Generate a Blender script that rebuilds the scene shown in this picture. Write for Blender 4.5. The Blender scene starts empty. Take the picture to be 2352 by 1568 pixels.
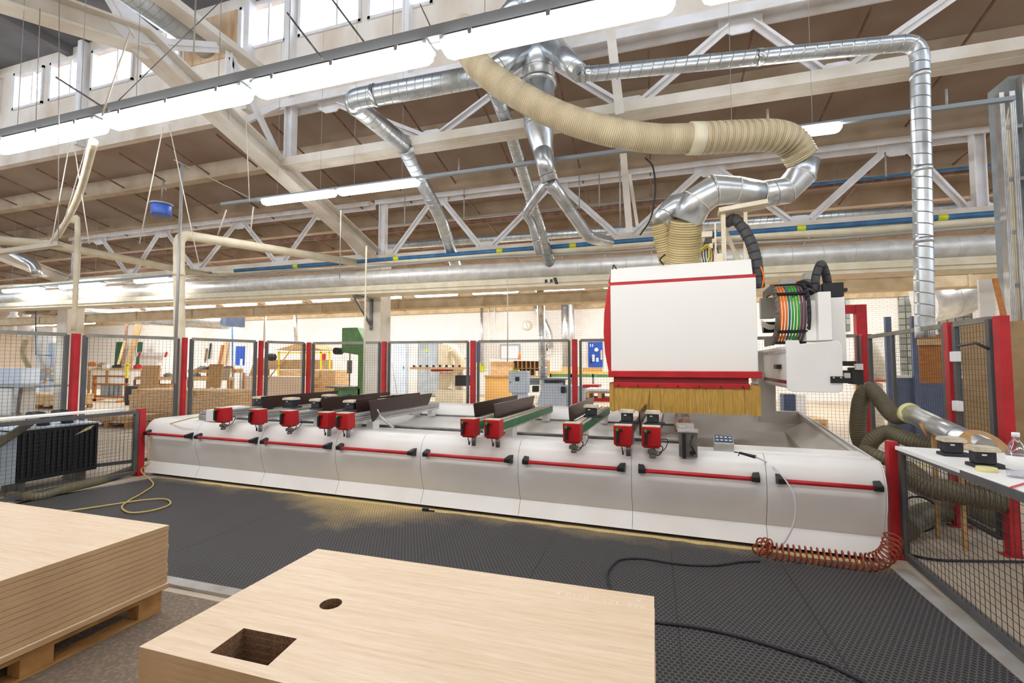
import bpy, math, random
from mathutils import Vector, Matrix
random.seed(7)
SC = bpy.context.scene
PI = math.pi
# ---------------------------------------------------------------- camera, sky, exposure
F = 1054.0; YAW = math.radians(17.1); PIT = math.radians(2.9); CH = 1.6
cam = bpy.data.cameras.new('camera'); camo = bpy.data.objects.new('camera', cam)
SC.collection.objects.link(camo); SC.camera = camo
cam.sensor_width = 36; cam.lens = F / 2352 * 36; cam.clip_start = .05; cam.clip_end = 300
camo.location = (0, 0, CH); camo.rotation_euler = (PI / 2 + PIT, 0, YAW)
W = bpy.data.worlds.new('world'); SC.world = W; W.use_nodes = True
W.node_tree.nodes['Background'].inputs[0].default_value = (.80, .89, 1, 1)
W.node_tree.nodes['Background'].inputs[1].default_value = 5.0
SC.view_settings.view_transform = 'Standard'; SC.view_settings.look = 'None'
SC.view_settings.gamma = 1; SC.view_settings.use_curve_mapping = False
SC.view_settings.exposure = 0.22
SC.cycles.max_bounces = 7
LAMP = 23.0          # strength of the fluorescent diffusers
COL = SC.collection
# ---------------------------------------------------------------- pixel ray -> place in the hall (2352x1568)
cy_, sy_, cp_, sp_ = math.cos(YAW), math.sin(YAW), math.cos(PIT), math.sin(PIT)
AR = Vector((cy_, sy_, 0)); AD = Vector((-sy_ * cp_, cy_ * cp_, sp_)); AU = Vector((sy_ * sp_, -cy_ * sp_, cp_))
def ray(px, py): return AR * ((px - 1176) / F) + AU * ((784 - py) / F) + AD
CO = Vector((0, 0, CH))
def aY(px, py, Y): r = ray(px, py); return CO + r * (Y / r.y)
def aX(px, py, X): r = ray(px, py); return CO + r * (X / r.x)
def aZ(px, py, Z): r = ray(px, py); return CO + r * ((Z - CH) / r.z)
def aD(px, py, d): return CO + ray(px, py) * d
MO = Vector((1.772, 4.471, 0)); MA = math.atan2(-.41, 8.764)
MM = Matrix.Translation(MO) @ Matrix.Rotation(MA, 4, 'Z'); MI = MM.inverted()
def mloc(p): return MI @ p
def mY(px, py, y):
    r = MI.to_3x3() @ ray(px, py); o = MI @ CO; return o + r * ((y - o.y) / r.y)
def mX(px, py, x):
    r = MI.to_3x3() @ ray(px, py); o = MI @ CO; return o + r * ((x - o.x) / r.x)
def mZ(px, py, z): return MI @ aZ(px, py, z)
# ---------------------------------------------------------------- mesh builder
def V(*a): return Vector(a[0] if len(a) == 1 else a)
class MB:
    def __init__(s): s.v = []; s.f = []; s.m = []; s.sm = []; s.uv = {}; s.cur = 0
    def add(s, vs, fs, smooth=False, uvs=None):
        b = len(s.v); s.v += [V(p) for p in vs]
        for k, f in enumerate(fs):
            if uvs: s.uv[len(s.f)] = uvs[k]
            s.f.append([i + b for i in f]); s.m.append(s.cur); s.sm.append(smooth)
        return s
    def box(s, c, d, rz=0, R=None):
        R = R or Matrix.Rotation(rz, 3, 'Z'); c = V(c); h = [x / 2 for x in d]
        vs = [c + R @ V(x * h[0], y * h[1], z * h[2]) for x in (-1, 1) for y in (-1, 1) for z in (-1, 1)]
        return s.add(vs, [(0, 1, 3, 2), (4, 6, 7, 5), (0, 4, 5, 1), (2, 3, 7, 6), (0, 2, 6, 4), (1, 5, 7, 3)])
    def b2(s, a, b):
        a, b = V(a), V(b); return s.box((a + b) / 2, [abs(b[i] - a[i]) for i in range(3)])
    def bar(s, a, b, w, h, up=(0, 0, 1)):
        a, b = V(a), V(b); d = (b - a); L = d.length; d.normalize(); u = V(up)
        x = d.cross(u)
        if x.length < 1e-4: x = d.cross(V(0, 1, 0))
        x.normalize(); u = x.cross(d); R = Matrix((x, d, u)).transposed()
        return s.box((a + b) / 2, (w, L, h), R=R)
    def tube(s, pts, r, n=10, cap=True, closed=False):
        pts = [V(p) for p in pts]; N = len(pts); rs = r if isinstance(r, (list, tuple)) else [r] * N
        T = []
        for i in range(N):
            a = pts[i - 1] if (i > 0 or closed) else pts[i]; b = pts[(i + 1) % N] if (i < N - 1 or closed) else pts[i]
            t = b - a; t = t.normalized() if t.length > 1e-9 else V(0, 0, 1); T.append(t)
        x = T[0].orthogonal().normalized(); vs = []; L = [0]; 
        for i in range(N):
            if i: x = (x - T[i] * x.dot(T[i])).normalized(); L.append(L[-1] + (pts[i] - pts[i - 1]).length)
            y = T[i].cross(x)
            for k in range(n):
                a = 2 * PI * k / n; vs.append(pts[i] + (x * math.cos(a) + y * math.sin(a)) * rs[i])
        fs = []; uv = []
        M_ = N if closed else N - 1
        for i in range(M_):
            for k in range(n):
                k2 = (k + 1) % n; i2 = (i + 1) % N
                fs.append((i * n + k, i * n + k2, i2 * n + k2, i2 * n + k))
                l2 = L[i + 1] if i + 1 < N else L[i] + .1
                uv.append([(k / n, L[i]), ((k + 1) / n, L[i]), ((k + 1) / n, l2), (k / n, l2)])
        s.add(vs, fs, True, uv)
        if cap and not closed:
            b = len(s.v) - len(vs)
            for f in (list(range(n))[::-1], [(N - 1) * n + k for k in range(n)]):
                s.f.append([b + i for i in f]); s.m.append(s.cur); s.sm.append(False)
        return s
    def cyl(s, a, b, r, n=16, r2=None): return s.tube([a, b], [r, r if r2 is None else r2], n)
    def prism(s, poly, off):
        n = len(poly); off = V(off); vs = [V(p) for p in poly] + [V(p) + off for p in poly]
        return s.add(vs, [list(range(n))[::-1], [n + i for i in range(n)]] + [(i, (i + 1) % n, n + (i + 1) % n, n + i) for i in range(n)])
    def strip(s, prof, off, smooth=True):
        n = len(prof); off = V(off); vs = [V(p) for p in prof] + [V(p) + off for p in prof]
        return s.add(vs, [(i, i + 1, n + i + 1, n + i) for i in range(n - 1)], smooth)
    def lathe(s, c, prof, n=20, axis='Z'):
        c = V(c); vs = []
        for r, h in prof:
            for k in range(n):
                a = 2 * PI * k / n; p = V(r * math.cos(a), r * math.sin(a), h)
                if axis == 'Y': p = V(p.x, p.z, p.y)
                if axis == 'X': p = V(p.z, p.x, p.y)
                vs.append(c + p)
        fs = [(i * n + k, i * n + (k + 1) % n, (i + 1) * n + (k + 1) % n, (i + 1) * n + k) for i in range(len(prof) - 1) for k in range(n)]
        return s.add(vs, fs, True)
    def quad(s, *p): return s.add(p, [tuple(range(len(p)))])
OFF = {}
def build(name, mb, mats, parent=None, bevel=0, local=False, seg=2, shade=None, solid=0):
    """link the collected mesh as ONE object; verts are given in hall (or machine) coordinates"""
    if not isinstance(mats, (list, tuple)): mats = [mats]
    me = bpy.data.meshes.new(name)
    if parent is not None: off = OFF[parent]
    else:
        xs = [p.x for p in mb.v]; ys = [p.y for p in mb.v]; zs = [p.z for p in mb.v]
        off = V((min(xs) + max(xs)) / 2, (min(ys) + max(ys)) / 2, min(zs))
    me.from_pydata([p - off for p in mb.v], [], mb.f)
    for m in mats: me.materials.append(m)
    me.polygons.foreach_set('material_index', mb.m); me.polygons.foreach_set('use_smooth', mb.sm)
    if mb.uv:
        uvl = me.uv_layers.new(name='uv')
        for fi, u in mb.uv.items():
            p = me.polygons[fi]
            for k, li in enumerate(p.loop_indices): uvl.data[li].uv = u[k]
    me.update()
    o = bpy.data.objects.new(name, me); COL.objects.link(o)
    if parent is not None: o.parent = parent
    else: o.location = off
    OFF[o] = off
    if solid:
        md = o.modifiers.new('solid', 'SOLIDIFY'); md.thickness = solid; md.offset = -1
    if bevel:
        md = o.modifiers.new('bevel', 'BEVEL'); md.width = bevel; md.segments = seg; md.limit_method = 'ANGLE'; md.angle_limit = math.radians(40)
    return o
def tag(o, label=None, cat=None, group=None, kind=None):
    if label: o['label'] = label
    if cat: o['category'] = cat
    if group: o['group'] = group
    if kind: o['kind'] = kind
    return o
def thing(name, label, cat, loc, group=None, rz=0):
    o = bpy.data.objects.new(name, None); COL.objects.link(o); o.empty_display_size = .1
    o.location = loc; o.rotation_euler = (0, 0, rz); OFF[o] = V(loc) if rz == 0 else V(0, 0, 0)
    return tag(o, label, cat, group)
def struct(name, mb, m, **k): return tag(build(name, mb, m, **k), kind='structure')
def one(name, label, cat, mb, m, group=None, **k): return tag(build(name, mb, m, **k), label, cat, group)
KIDS = {}
def copy_tree(root, loc, label=None, group=None):
    r = root.copy(); COL.objects.link(r); r.location = loc; OFF[r] = V(loc)
    if label: r['label'] = label
    if group: r['group'] = group
    def rec(a, b):
        for ch in list(a.children):
            if ch.name in done: continue
            c = ch.copy(); COL.objects.link(c); c.parent = b; done.add(c.name); rec(ch, c)
    done = set(); rec(root, r)
    return r
def catmull(pts, k=8):
    pts = [V(p) for p in pts]; P = [2 * pts[0] - pts[1]] + pts + [2 * pts[-1] - pts[-2]]; out = []
    for i in range(1, len(P) - 2):
        for j in range(k):
            t = j / k; a, b, c, d = P[i - 1:i + 3]
            out.append(.5 * (2 * b + (c - a) * t + (2 * a - 5 * b + 4 * c - d) * t * t + (-a + 3 * b - 3 * c + d) * t ** 3))
    return out + [pts[-1]]
def resamp(pts, st):
    out = [pts[0]]; acc = 0
    for a, b in zip(pts, pts[1:]):
        L = (b - a).length; d = st - acc
        while d <= L: out.append(a + (b - a) * (d / L)); d += st
        acc = (acc + L) % st
    return out
def fillet(pts, r, k=4):
    pts = [V(p) for p in pts]; out = [pts[0]]
    for a, b, c in zip(pts, pts[1:], pts[2:]):
        d1 = (a - b); d2 = (c - b); q = min(r, d1.length * .48, d2.length * .48)
        p0 = b + d1.normalized() * q; p2 = b + d2.normalized() * q
        for j in range(k + 1):
            t = j / k; out.append(p0 * (1 - t) ** 2 + b * 2 * t * (1 - t) + p2 * t * t)
    return out + [pts[-1]]
# ---------------------------------------------------------------- materials
def lin(c):
    return tuple((x / 12.92 if x <= .04045 else ((x + .055) / 1.055) ** 2.4) for x in c)
def hexc(h): return lin(tuple(int(h[i:i + 2], 16) / 255 for i in (0, 2, 4)))
def node_mat(name):
    m = bpy.data.materials.new(name); m.use_nodes = True; nt = m.node_tree
    return m, nt, nt.nodes['Principled BSDF']
def mix_noise(nt, c1, c2, scale, coord='Object', stretch=(1, 1, 1), detail=4, lo=.35, hi=.65):
    tc = nt.nodes.new('ShaderNodeTexCoord'); mp = nt.nodes.new('ShaderNodeMapping'); mp.inputs['Scale'].default_value = stretch
    nz = nt.nodes.new('ShaderNodeTexNoise'); nz.inputs['Scale'].default_value = scale; nz.inputs['Detail'].default_value = detail
    cr = nt.nodes.new('ShaderNodeValToRGB'); cr.color_ramp.elements[0].position = lo; cr.color_ramp.elements[1].position = hi
    cr.color_ramp.elements[0].color = (*c1, 1); cr.color_ramp.elements[1].color = (*c2, 1)
    L = nt.links.new; L(tc.outputs[coord], mp.inputs[0]); L(mp.outputs[0], nz.inputs[0]); L(nz.outputs[0], cr.inputs[0])
    return cr, nz, mp
def mk(name, h, rough=.5, metal=0, h2=None, scale=3, stretch=(1, 1, 1), bump=0, lo=.35, hi=.65, bscale=None, spec=None):
    m, nt, p = node_mat(name); c = hexc(h); p.inputs['Roughness'].default_value = rough; p.inputs['Metallic'].default_value = metal
    if spec is not None: p.inputs['Specular IOR Level'].default_value = spec
    p.inputs['Base Color'].default_value = (*c, 1)
    if h2:
        cr, nz, mp = mix_noise(nt, c, hexc(h2), scale, stretch=stretch, lo=lo, hi=hi)
        nt.links.new(cr.outputs[0], p.inputs['Base Color'])
        if bump:
            b = nt.nodes.new('ShaderNodeBump'); b.inputs['Strength'].default_value = bump; b.inputs['Distance'].default_value = .01
            nt.links.new(nz.outputs[0], b.inputs['Height']); nt.links.new(b.outputs[0], p.inputs['Normal'])
    return m
def emis(name, c, s):
    m, nt, p = node_mat(name); p.inputs['Base Color'].default_value = (.8, .8, .8, 1)
    p.inputs['Emission Color'].default_value = (*c, 1); p.inputs['Emission Strength'].default_value = s; return m
def ring_mat(name, h, h2, rough, metal, pitch, depth=.5, shift=1.0, duty=.12):
    """pipe skin: rings or a spiral seam along the tube's length (uv v in metres)"""
    m, nt, p = node_mat(name); L = nt.links.new
    uv = nt.nodes.new('ShaderNodeUVMap'); uv.uv_map = 'uv'; sp = nt.nodes.new('ShaderNodeSeparateXYZ'); L(uv.outputs[0], sp.inputs[0])
    a = nt.nodes.new('ShaderNodeMath'); a.operation = 'DIVIDE'; a.inputs[1].default_value = pitch; L(sp.outputs[1], a.inputs[0])
    b = nt.nodes.new('ShaderNodeMath'); b.operation = 'MULTIPLY_ADD'; b.inputs[1].default_value = shift; L(sp.outputs[0], b.inputs[0]); L(a.outputs[0], b.inputs[2])
    f = nt.nodes.new('ShaderNodeMath'); f.operation = 'FRACT'; L(b.outputs[0], f.inputs[0])
    pp = nt.nodes.new('ShaderNodeMath'); pp.operation = 'PINGPONG'; pp.inputs[1].default_value = .5; L(f.outputs[0], pp.inputs[0])
    lt = nt.nodes.new('ShaderNodeMapRange'); lt.inputs['From Min'].default_value = 0; lt.inputs['From Max'].default_value = duty; L(pp.outputs[0], lt.inputs[0])
    cr, nz, mp = mix_noise(nt, hexc(h), tuple(x * .78 for x in hexc(h)), 5)
    mx = nt.nodes.new('ShaderNodeMix'); mx.data_type = 'RGBA'; L(lt.outputs[0], mx.inputs[0]); L(cr.outputs[0], mx.inputs[7])
    mx.inputs[6].default_value = (*hexc(h2), 1); L(mx.outputs[2], p.inputs['Base Color'])
    bp = nt.nodes.new('ShaderNodeBump'); bp.inputs['Strength'].default_value = depth; bp.inputs['Distance'].default_value = .01
    L(lt.outputs[0], bp.inputs['Height']); L(bp.outputs[0], p.inputs['Normal'])
    p.inputs['Roughness'].default_value = rough; p.inputs['Metallic'].default_value = metal
    return m
M = {}
M['white'] = mk('machine_white', 'EEECE9', .36, h2='E4E1DC', scale=1.6, lo=.45, hi=.8)
M['white2'] = mk('hood_white', 'F2F0EA', .4)
M['grey_white'] = mk('trough_grey', 'C9C5BD', .5, h2='B8B2A6', scale=2)
M['red'] = mk('signal_red', 'C4161F', .42, h2='AD121A', scale=4)
M['red_post'] = mk('post_red', 'C3202A', .5, h2='AB1820', scale=6, bump=.05)
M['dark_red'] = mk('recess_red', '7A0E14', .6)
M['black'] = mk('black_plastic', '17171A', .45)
M['rubber'] = mk('black_rubber', '24252A', .7, h2='2E3036', scale=20)
M['brown_board'] = mk('phenolic_board', '3A211B', .35, h2='33201C', scale=5)
M['alu'] = mk('aluminium', 'C8C8C6', .35, .55, h2='B4B2AE', scale=9, stretch=(1, 8, 1))
M['steel'] = mk('steel_grey', '8C8B89', .4, .7, h2='706E6A', scale=8)
M['green'] = mk('rail_green', '2E7A4C', .5, h2='266841', scale=10)
M['dkgreen'] = mk('rack_green', '1E4A30', .5)
M['btn'] = mk('button_green', '1E9A3A', .4)
M['felt'] = mk('dusty_top', 'DAD0BC', .8, h2='BDB19A', scale=14)
M['cream'] = mk('cream_paint', 'E9DFC6', .55, h2='DCCFB0', scale=5)
M['creamm'] = mk('machine_cream', 'EAE2CE', .5, h2='DCD0B6', scale=3)
M['frame'] = mk('fence_frame', '4B4F55', .5, h2='5C5A55', scale=5)
M['wire'] = mk('fence_wire', '33363B', .5, .2)
M['truss'] = mk('truss_paint', 'E6E4E6', .6, h2='D2CAC0', scale=2.2, lo=.42, hi=.75)
M['girder'] = mk('girder_paint', 'DDD6CB', .65, h2='C8BBA6', scale=1.6, lo=.4, hi=.7)
M['rod'] = mk('rod_steel', 'A9A6A0', .5, .4)
M['brownpipe'] = mk('brown_pipe', '6E4A3C', .6, h2='8A6A58', scale=6)
M['bluepipe'] = mk('blue_pipe', '3F78A4', .5, h2='2A5F8E', scale=5)
M['yellow'] = mk('yellow_band', 'D6DE2A', .5)
M['galv'] = ring_mat('spiral_duct', 'D8DEE2', '8E979C', .32, .85, .13, .6, 1.0, .05)
M['galvs'] = ring_mat('smooth_duct', 'DCE0E3', '8A8F92', .3, .85, .6, .5, 0, .015)
M['foil'] = ring_mat('foil_wrap', 'F0EDE8', 'D6D0C4', .36, .35, .5, .4, 0, .02)
M['hose'] = ring_mat('flexible_hose_skin', 'EADDBE', 'CDB587', .5, 0, .024, .8, 0, .5)
M['hose2'] = ring_mat('yellow_hose_skin', 'E8D9A8', 'BFA368', .5, 0, .03, .9, 0, .5)
M['olive'] = ring_mat('olive_hose_skin', '7C735A', '5C543E', .55, 0, .024, .4, 0, .5)
M['blackhose'] = ring_mat('black_hose_skin', '4A484A', '26252A', .6, 0, .1, .8, 0, .1)
M['curtain'] = mk('amber_strips', 'C9A24C', .45, h2='A87F32', scale=7, stretch=(14, 14, 1), lo=.3, hi=.7)
M['wood'] = mk('raw_timber', 'D9B98A', .7, h2='C79F6A', scale=6, stretch=(1, 1, 6))
M['pallet'] = mk('pallet_timber', 'B98A50', .75, h2='9A6E3C', scale=9, stretch=(6, 1, 1), bump=.2)
M['ply'] = mk('fibreboard', 'C8A26E', .75, h2='B68E5C', scale=14)
M['lumber'] = mk('stacked_lumber', 'E0C299', .75, h2='C99F6C', scale=4, stretch=(1, 1, 9))
M['orangewood'] = mk('orange_board', 'C07A2C', .6, h2='A9641E', scale=5, stretch=(1, 1, 5))
M['card'] = mk('cardboard', 'B79A72', .8, h2='A78A64', scale=5)
M['blue_board'] = mk('blue_board', '1F50B8', .5)
M['ltblue'] = mk('pale_blue_enamel', 'CFDCEC', .45, h2='C2D0E2', scale=4)
M['greycab'] = mk('grey_cabinet', 'AEB8C0', .5, h2='9CA6AC', scale=3)
M['bandsaw'] = mk('bandsaw_green', '6A9A60', .5, h2='5A8852', scale=5)
M['motor'] = mk('motor_blue', '2C55B0', .4)
M['yel'] = mk('yellow_paint', 'EBD21E', .45)
M['bluegrey'] = mk('blue_grey_steel', '54607C', .5, h2='48546E', scale=3)
M['orange'] = mk('orange_cable', 'F07A1E', .4); M['gcable'] = mk('green_cable', '3FA53A', .4); M['tcable'] = mk('teal_cable', '1F6F80', .4); M['pcable'] = mk('purple_cable', '6B4858', .4)
M['coil'] = mk('coil_hose', '9A4326', .35); M['yhose'] = mk('air_hose_yellow', 'C2AC62', .5); M['paper'] = mk('paper_white', 'F2F2F0', .6)
M['tape'] = mk('masking_tape', 'E6DF9E', .6); M['clear'] = mk('clear_tube', 'D8D6DA', .2)
M['lamphouse'] = mk('lamp_housing', 'B9BBBE', .5); M['lampt'] = mk('rail_grey', '8E9498', .5, .3)
M['diff'] = emis('lit_diffuser', (.97, .985, 1), LAMP); M['diffb'] = emis('lit_diffuser_back', (1, .99, .97), LAMP * 1.4)
M['drail'] = mk('dusty_rail', '8F887B', .6, h2='7A766E', scale=5)
M['column'] = mk('column_paint', 'EFEBE2', .7, h2='E2D8C4', scale=2)
M['grind'] = mk('dusty_duct_box', 'D2BE9C', .7, h2='BCA27A', scale=3)
M['chain'] = mk('chain_grey', '77736B', .6, h2='5E5A54', scale=12)
M['plaster'] = mk('plaster', 'DCCDBA', .8, h2='CDBCA6', scale=1)
M['chalk'] = mk('chalk_white', 'F4F0EA', .9)
# ---- surfaces that need their own node work
def veneer():
    m, nt, p = node_mat('oak_veneer'); L = nt.links.new
    cr, nz, mp = mix_noise(nt, hexc('DCC2A0'), hexc('E8D4BA'), 6, stretch=(.35, 9, 2), detail=8, lo=.3, hi=.7)
    cr2, nz2, mp2 = mix_noise(nt, hexc('C9A274'), (1, 1, 1), 16, stretch=(.6, 26, 2), detail=6, lo=.38, hi=.5)
    mx = nt.nodes.new('ShaderNodeMix'); mx.data_type = 'RGBA'; mx.blend_type = 'MULTIPLY'; mx.inputs[0].default_value = .22
    L(cr.outputs[0], mx.inputs[6]); L(cr2.outputs[0], mx.inputs[7]); L(mx.outputs[2], p.inputs['Base Color'])
    p.inputs['Roughness'].default_value = .42; return m
M['veneer'] = veneer()
M['edge'] = mk('board_edge', 'BE9C74', .75, h2='A98760', scale=4, stretch=(1, 1, 8), lo=.3, hi=.7)
M['core'] = mk('particle_core', '8A6648', .9, h2='5E432E', scale=120, bump=.4)
def brick():
    m, nt, p = node_mat('painted_brick'); L = nt.links.new
    tc = nt.nodes.new('ShaderNodeTexCoord'); mp = nt.nodes.new('ShaderNodeMapping'); mp.inputs['Rotation'].default_value = (PI / 2, 0, 0); L(tc.outputs['Object'], mp.inputs[0])
    br = nt.nodes.new('ShaderNodeTexBrick'); L(mp.outputs[0], br.inputs[0]); br.inputs['Scale'].default_value = 1.0
    br.inputs['Brick Width'].default_value = .27; br.inputs['Row Height'].default_value = .088; br.inputs['Mortar Size'].default_value = .009
    br.inputs['Color1'].default_value = (*hexc('F7F5F2'), 1); br.inputs['Color2'].default_value = (*hexc('F1EEEA'), 1); br.inputs['Mortar'].default_value = (*hexc('D8D0C6'), 1)
    cr, nz, m2 = mix_noise(nt, hexc('EEE4D8'), (1, 1, 1), .6, detail=8, lo=.3, hi=.5)
    mx = nt.nodes.new('ShaderNodeMix'); mx.data_type = 'RGBA'; mx.blend_type = 'MULTIPLY'; mx.inputs[0].default_value = .6
    L(br.outputs[0], mx.inputs[6]); L(cr.outputs[0], mx.inputs[7]); L(mx.outputs[2], p.inputs['Base Color']); p.inputs['Roughness'].default_value = .7
    b = nt.nodes.new('ShaderNodeBump'); b.inputs['Strength'].default_value = .5; b.inputs['Distance'].default_value = .01; b.invert = True
    L(br.outputs['Fac'], b.inputs['Height']); L(b.outputs[0], p.inputs['Normal']); return m
M['brick'] = brick()
M['ceil'] = mk('dusty_concrete_slab', 'A08C7C', .85, h2='8C7462', scale=.8, stretch=(1, 1, 1), lo=.35, hi=.7)
M['rib'] = mk('dusty_concrete_rib', 'B8A690', .85, h2='A08A70', scale=1.5, lo=.35, hi=.7)
M['monitor'] = mk('grey_roof_slab', '7C7C82', .8, h2='6A6766', scale=1)
M['clere'] = mk('stained_render', 'E4DBD0', .75, h2='CDBBA4', scale=1.3, stretch=(1, 1, .5), lo=.4, hi=.72)
M['stain'] = mk('rust_stained_render', 'D8BFA0', .75, h2='B98A5A', scale=2.5, stretch=(2, 1, .4), lo=.35, hi=.75)
M['concrete'] = mk('hall_floor', 'CBBEAA', .6, h2='B5A68E', scale=.9, bump=.05, lo=.3, hi=.7)
M['rough_floor'] = mk('worn_floor', '76695C', .85, h2='A08C74', scale=45, lo=.45, hi=.8, bump=.3)
M['curb'] = mk('metal_curb', 'C4C3C2', .4, .3, h2='ABA69C', scale=5)
def matmat():
    m, nt, p = node_mat('studded_rubber_mat'); L = nt.links.new
    def vm(op, a, b=None):
        n = nt.nodes.new('ShaderNodeVectorMath'); n.operation = op
        L(a, n.inputs[0])
        if b is not None:
            if isinstance(b, tuple): n.inputs[1].default_value = b
            else: L(b, n.inputs[1])
        return n
    def ma(op, a, b=None, c=None):
        n = nt.nodes.new('ShaderNodeMath'); n.operation = op
        for i, x in enumerate((a, b, c)):
            if x is None: continue
            if isinstance(x, (int, float)): n.inputs[i].default_value = x
            else: L(x, n.inputs[i])
        return n.outputs[0]
    tc = nt.nodes.new('ShaderNodeTexCoord'); pz = .031
    sc = vm('MULTIPLY', tc.outputs['Object'], (1 / pz, 1 / pz, 0)); off = vm('ADD', sc.outputs[0], (500, 866.0254, 0))
    def lat(v):
        q = vm('MODULO', v, (1, 1.7320508, 1)); q2 = vm('SUBTRACT', q.outputs[0], (.5, .8660254, 0)); l = vm('LENGTH', q2.outputs[0]); return l.outputs['Value']
    d = ma('MINIMUM', lat(off.outputs[0]), lat(vm('ADD', off.outputs[0], (.5, .8660254, 0)).outputs[0]))
    mr = nt.nodes.new('ShaderNodeMapRange'); mr.inputs['From Min'].default_value = .36; mr.inputs['From Max'].default_value = .44; L(d, mr.inputs[0])
    mx = nt.nodes.new('ShaderNodeMix'); mx.data_type = 'RGBA'; L(mr.outputs[0], mx.inputs[0])
    mx.inputs[6].default_value = (*hexc('2E2E33'), 1); mx.inputs[7].default_value = (*hexc('5E5B59'), 1)
    # sawdust: thick along the machine base, thin scatter elsewhere
    sx = nt.nodes.new('ShaderNodeSeparateXYZ'); L(tc.outputs['Object'], sx.inputs[0])
    nz = nt.nodes.new('ShaderNodeTexNoise'); nz.inputs['Scale'].default_value = 1.1; nz.inputs['Detail'].default_value = 7; nz.inputs['Roughness'].default_value = .65; L(tc.outputs['Object'], nz.inputs[0])
    yy = ma('MULTIPLY_ADD', sx.outputs[0], .0468, sx.outputs[1]); band = ma('MULTIPLY_ADD', yy, .8, -.66)
    bump_x = ma('MULTIPLY', ma('POWER', ma('DIVIDE', ma('ADD', sx.outputs[0], 2.15), .75), 2.0), -1.0); gau = ma('MULTIPLY', ma('EXPONENT', bump_x), .5)
    v = ma('ADD', ma('ADD', nz.outputs[0], band), gau)
    mr2 = nt.nodes.new('ShaderNodeMapRange'); mr2.inputs['From Min'].default_value = .58; mr2.inputs['From Max'].default_value = 1.05; L(v, mr2.inputs[0])
    nf = nt.nodes.new('ShaderNodeTexNoise'); nf.inputs['Scale'].default_value = 160; nf.inputs['Detail'].default_value = 3; L(tc.outputs['Object'], nf.inputs[0])
    sp = ma('GREATER_THAN', nf.outputs[0], .75)
    dust = ma('MAXIMUM', ma('MULTIPLY', mr2.outputs[0], ma('MULTIPLY_ADD', mr.outputs[0], .55, .45)), ma('MULTIPLY', sp, .6))
    m3 = nt.nodes.new('ShaderNodeMix'); m3.data_type = 'RGBA'; L(dust, m3.inputs[0]); L(mx.outputs[2], m3.inputs[6]); m3.inputs[7].default_value = (*hexc('D2B67C'), 1)
    L(m3.outputs[2], p.inputs['Base Color']); p.inputs['Roughness'].default_value = .6; p.inputs['Specular IOR Level'].default_value = .35
    bp = nt.nodes.new('ShaderNodeBump'); bp.inputs['Strength'].default_value = .5; bp.inputs['Distance'].default_value = .004; bp.invert = True
    L(mr.outputs[0], bp.inputs['Height']); L(bp.outputs[0], p.inputs['Normal']); return m
M['mat'] = matmat()
def glassm(name, col, trans, rough=.05):
    m, nt, p = node_mat(name); L = nt.links.new
    t = nt.nodes.new('ShaderNodeBsdfTransparent'); t.inputs[0].default_value = (*col, 1)
    g = nt.nodes.new('ShaderNodeBsdfGlossy'); g.inputs['Roughness'].default_value = rough
    mx = nt.nodes.new('ShaderNodeMixShader'); mx.inputs[0].default_value = trans; L(t.outputs[0], mx.inputs[1]); L(g.outputs[0], mx.inputs[2])
    L(mx.outputs[0], nt.nodes['Material Output'].inputs['Surface']); return m
M['pane'] = glassm('window_pane', (.97, .98, 1), .08)
M['bottle'] = glassm('clear_plastic', (.86, .86, .9), .18, .15)
def glassblock():
    m, nt, p = node_mat('glass_block'); L = nt.links.new
    tc = nt.nodes.new('ShaderNodeTexCoord'); mp = nt.nodes.new('ShaderNodeMapping'); mp.inputs['Rotation'].default_value = (PI / 2, 0, 0); L(tc.outputs['Object'], mp.inputs[0])
    br = nt.nodes.new('ShaderNodeTexBrick'); br.offset = 0; L(mp.outputs[0], br.inputs[0]); br.inputs['Scale'].default_value = 1
    br.inputs['Brick Width'].default_value = .27; br.inputs['Row Height'].default_value = .27; br.inputs['Mortar Size'].default_value = .02
    br.inputs['Color1'].default_value = (*hexc('6E726C'), 1); br.inputs['Color2'].default_value = (*hexc('9AA096'), 1); br.inputs['Mortar'].default_value = (*hexc('4A4438'), 1)
    L(br.outputs[0], p.inputs['Base Color']); p.inputs['Roughness'].default_value = .2; return m
M['gblock'] = glassblock()
# ================================================================= SETTING
mb = MB(); mb.b2((-40, -7.3, -.1), (15, 23.2, 0)); struct('floor', mb, M['concrete'])
mb = MB(); mb.b2((-5.2, -.2, 0), (2.0, 2.46, .004)); struct('floor_worn', mb, M['rough_floor'])
mb = MB(); mb.b2((-40, 23.2, 0), (15.3, 23.5, 5.2)); struct('wall_back', mb, M['brick'])
mb = MB(); mb.b2((-40.3, 4, 0), (-40, 23.5, 5.9)); struct('wall_left', mb, M['plaster'])
mb = MB(); mb.b2((15, 8.5, 0), (15.3, 23.2, 6.3)); struct('wall_right', mb, M['brick'])
def cz(Y): return 6.9 - (Y - 7.4) * .24 if Y < 10.6 else 6.13 - (Y - 10.6) * .088
mb = MB()
mb.add([(-40, 7.4, cz(7.4)), (15, 7.4, cz(7.4)), (15, 10.6, cz(10.6)), (-40, 10.6, cz(10.6)), (-40, 23.4, cz(23.4)), (15, 23.4, cz(23.4))], [(0, 3, 2, 1), (3, 4, 5, 2)])
o = struct('ceiling', mb, M['ceil']); md = o.modifiers.new('s', 'SOLIDIFY'); md.thickness = .2; md.offset = -1
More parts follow.
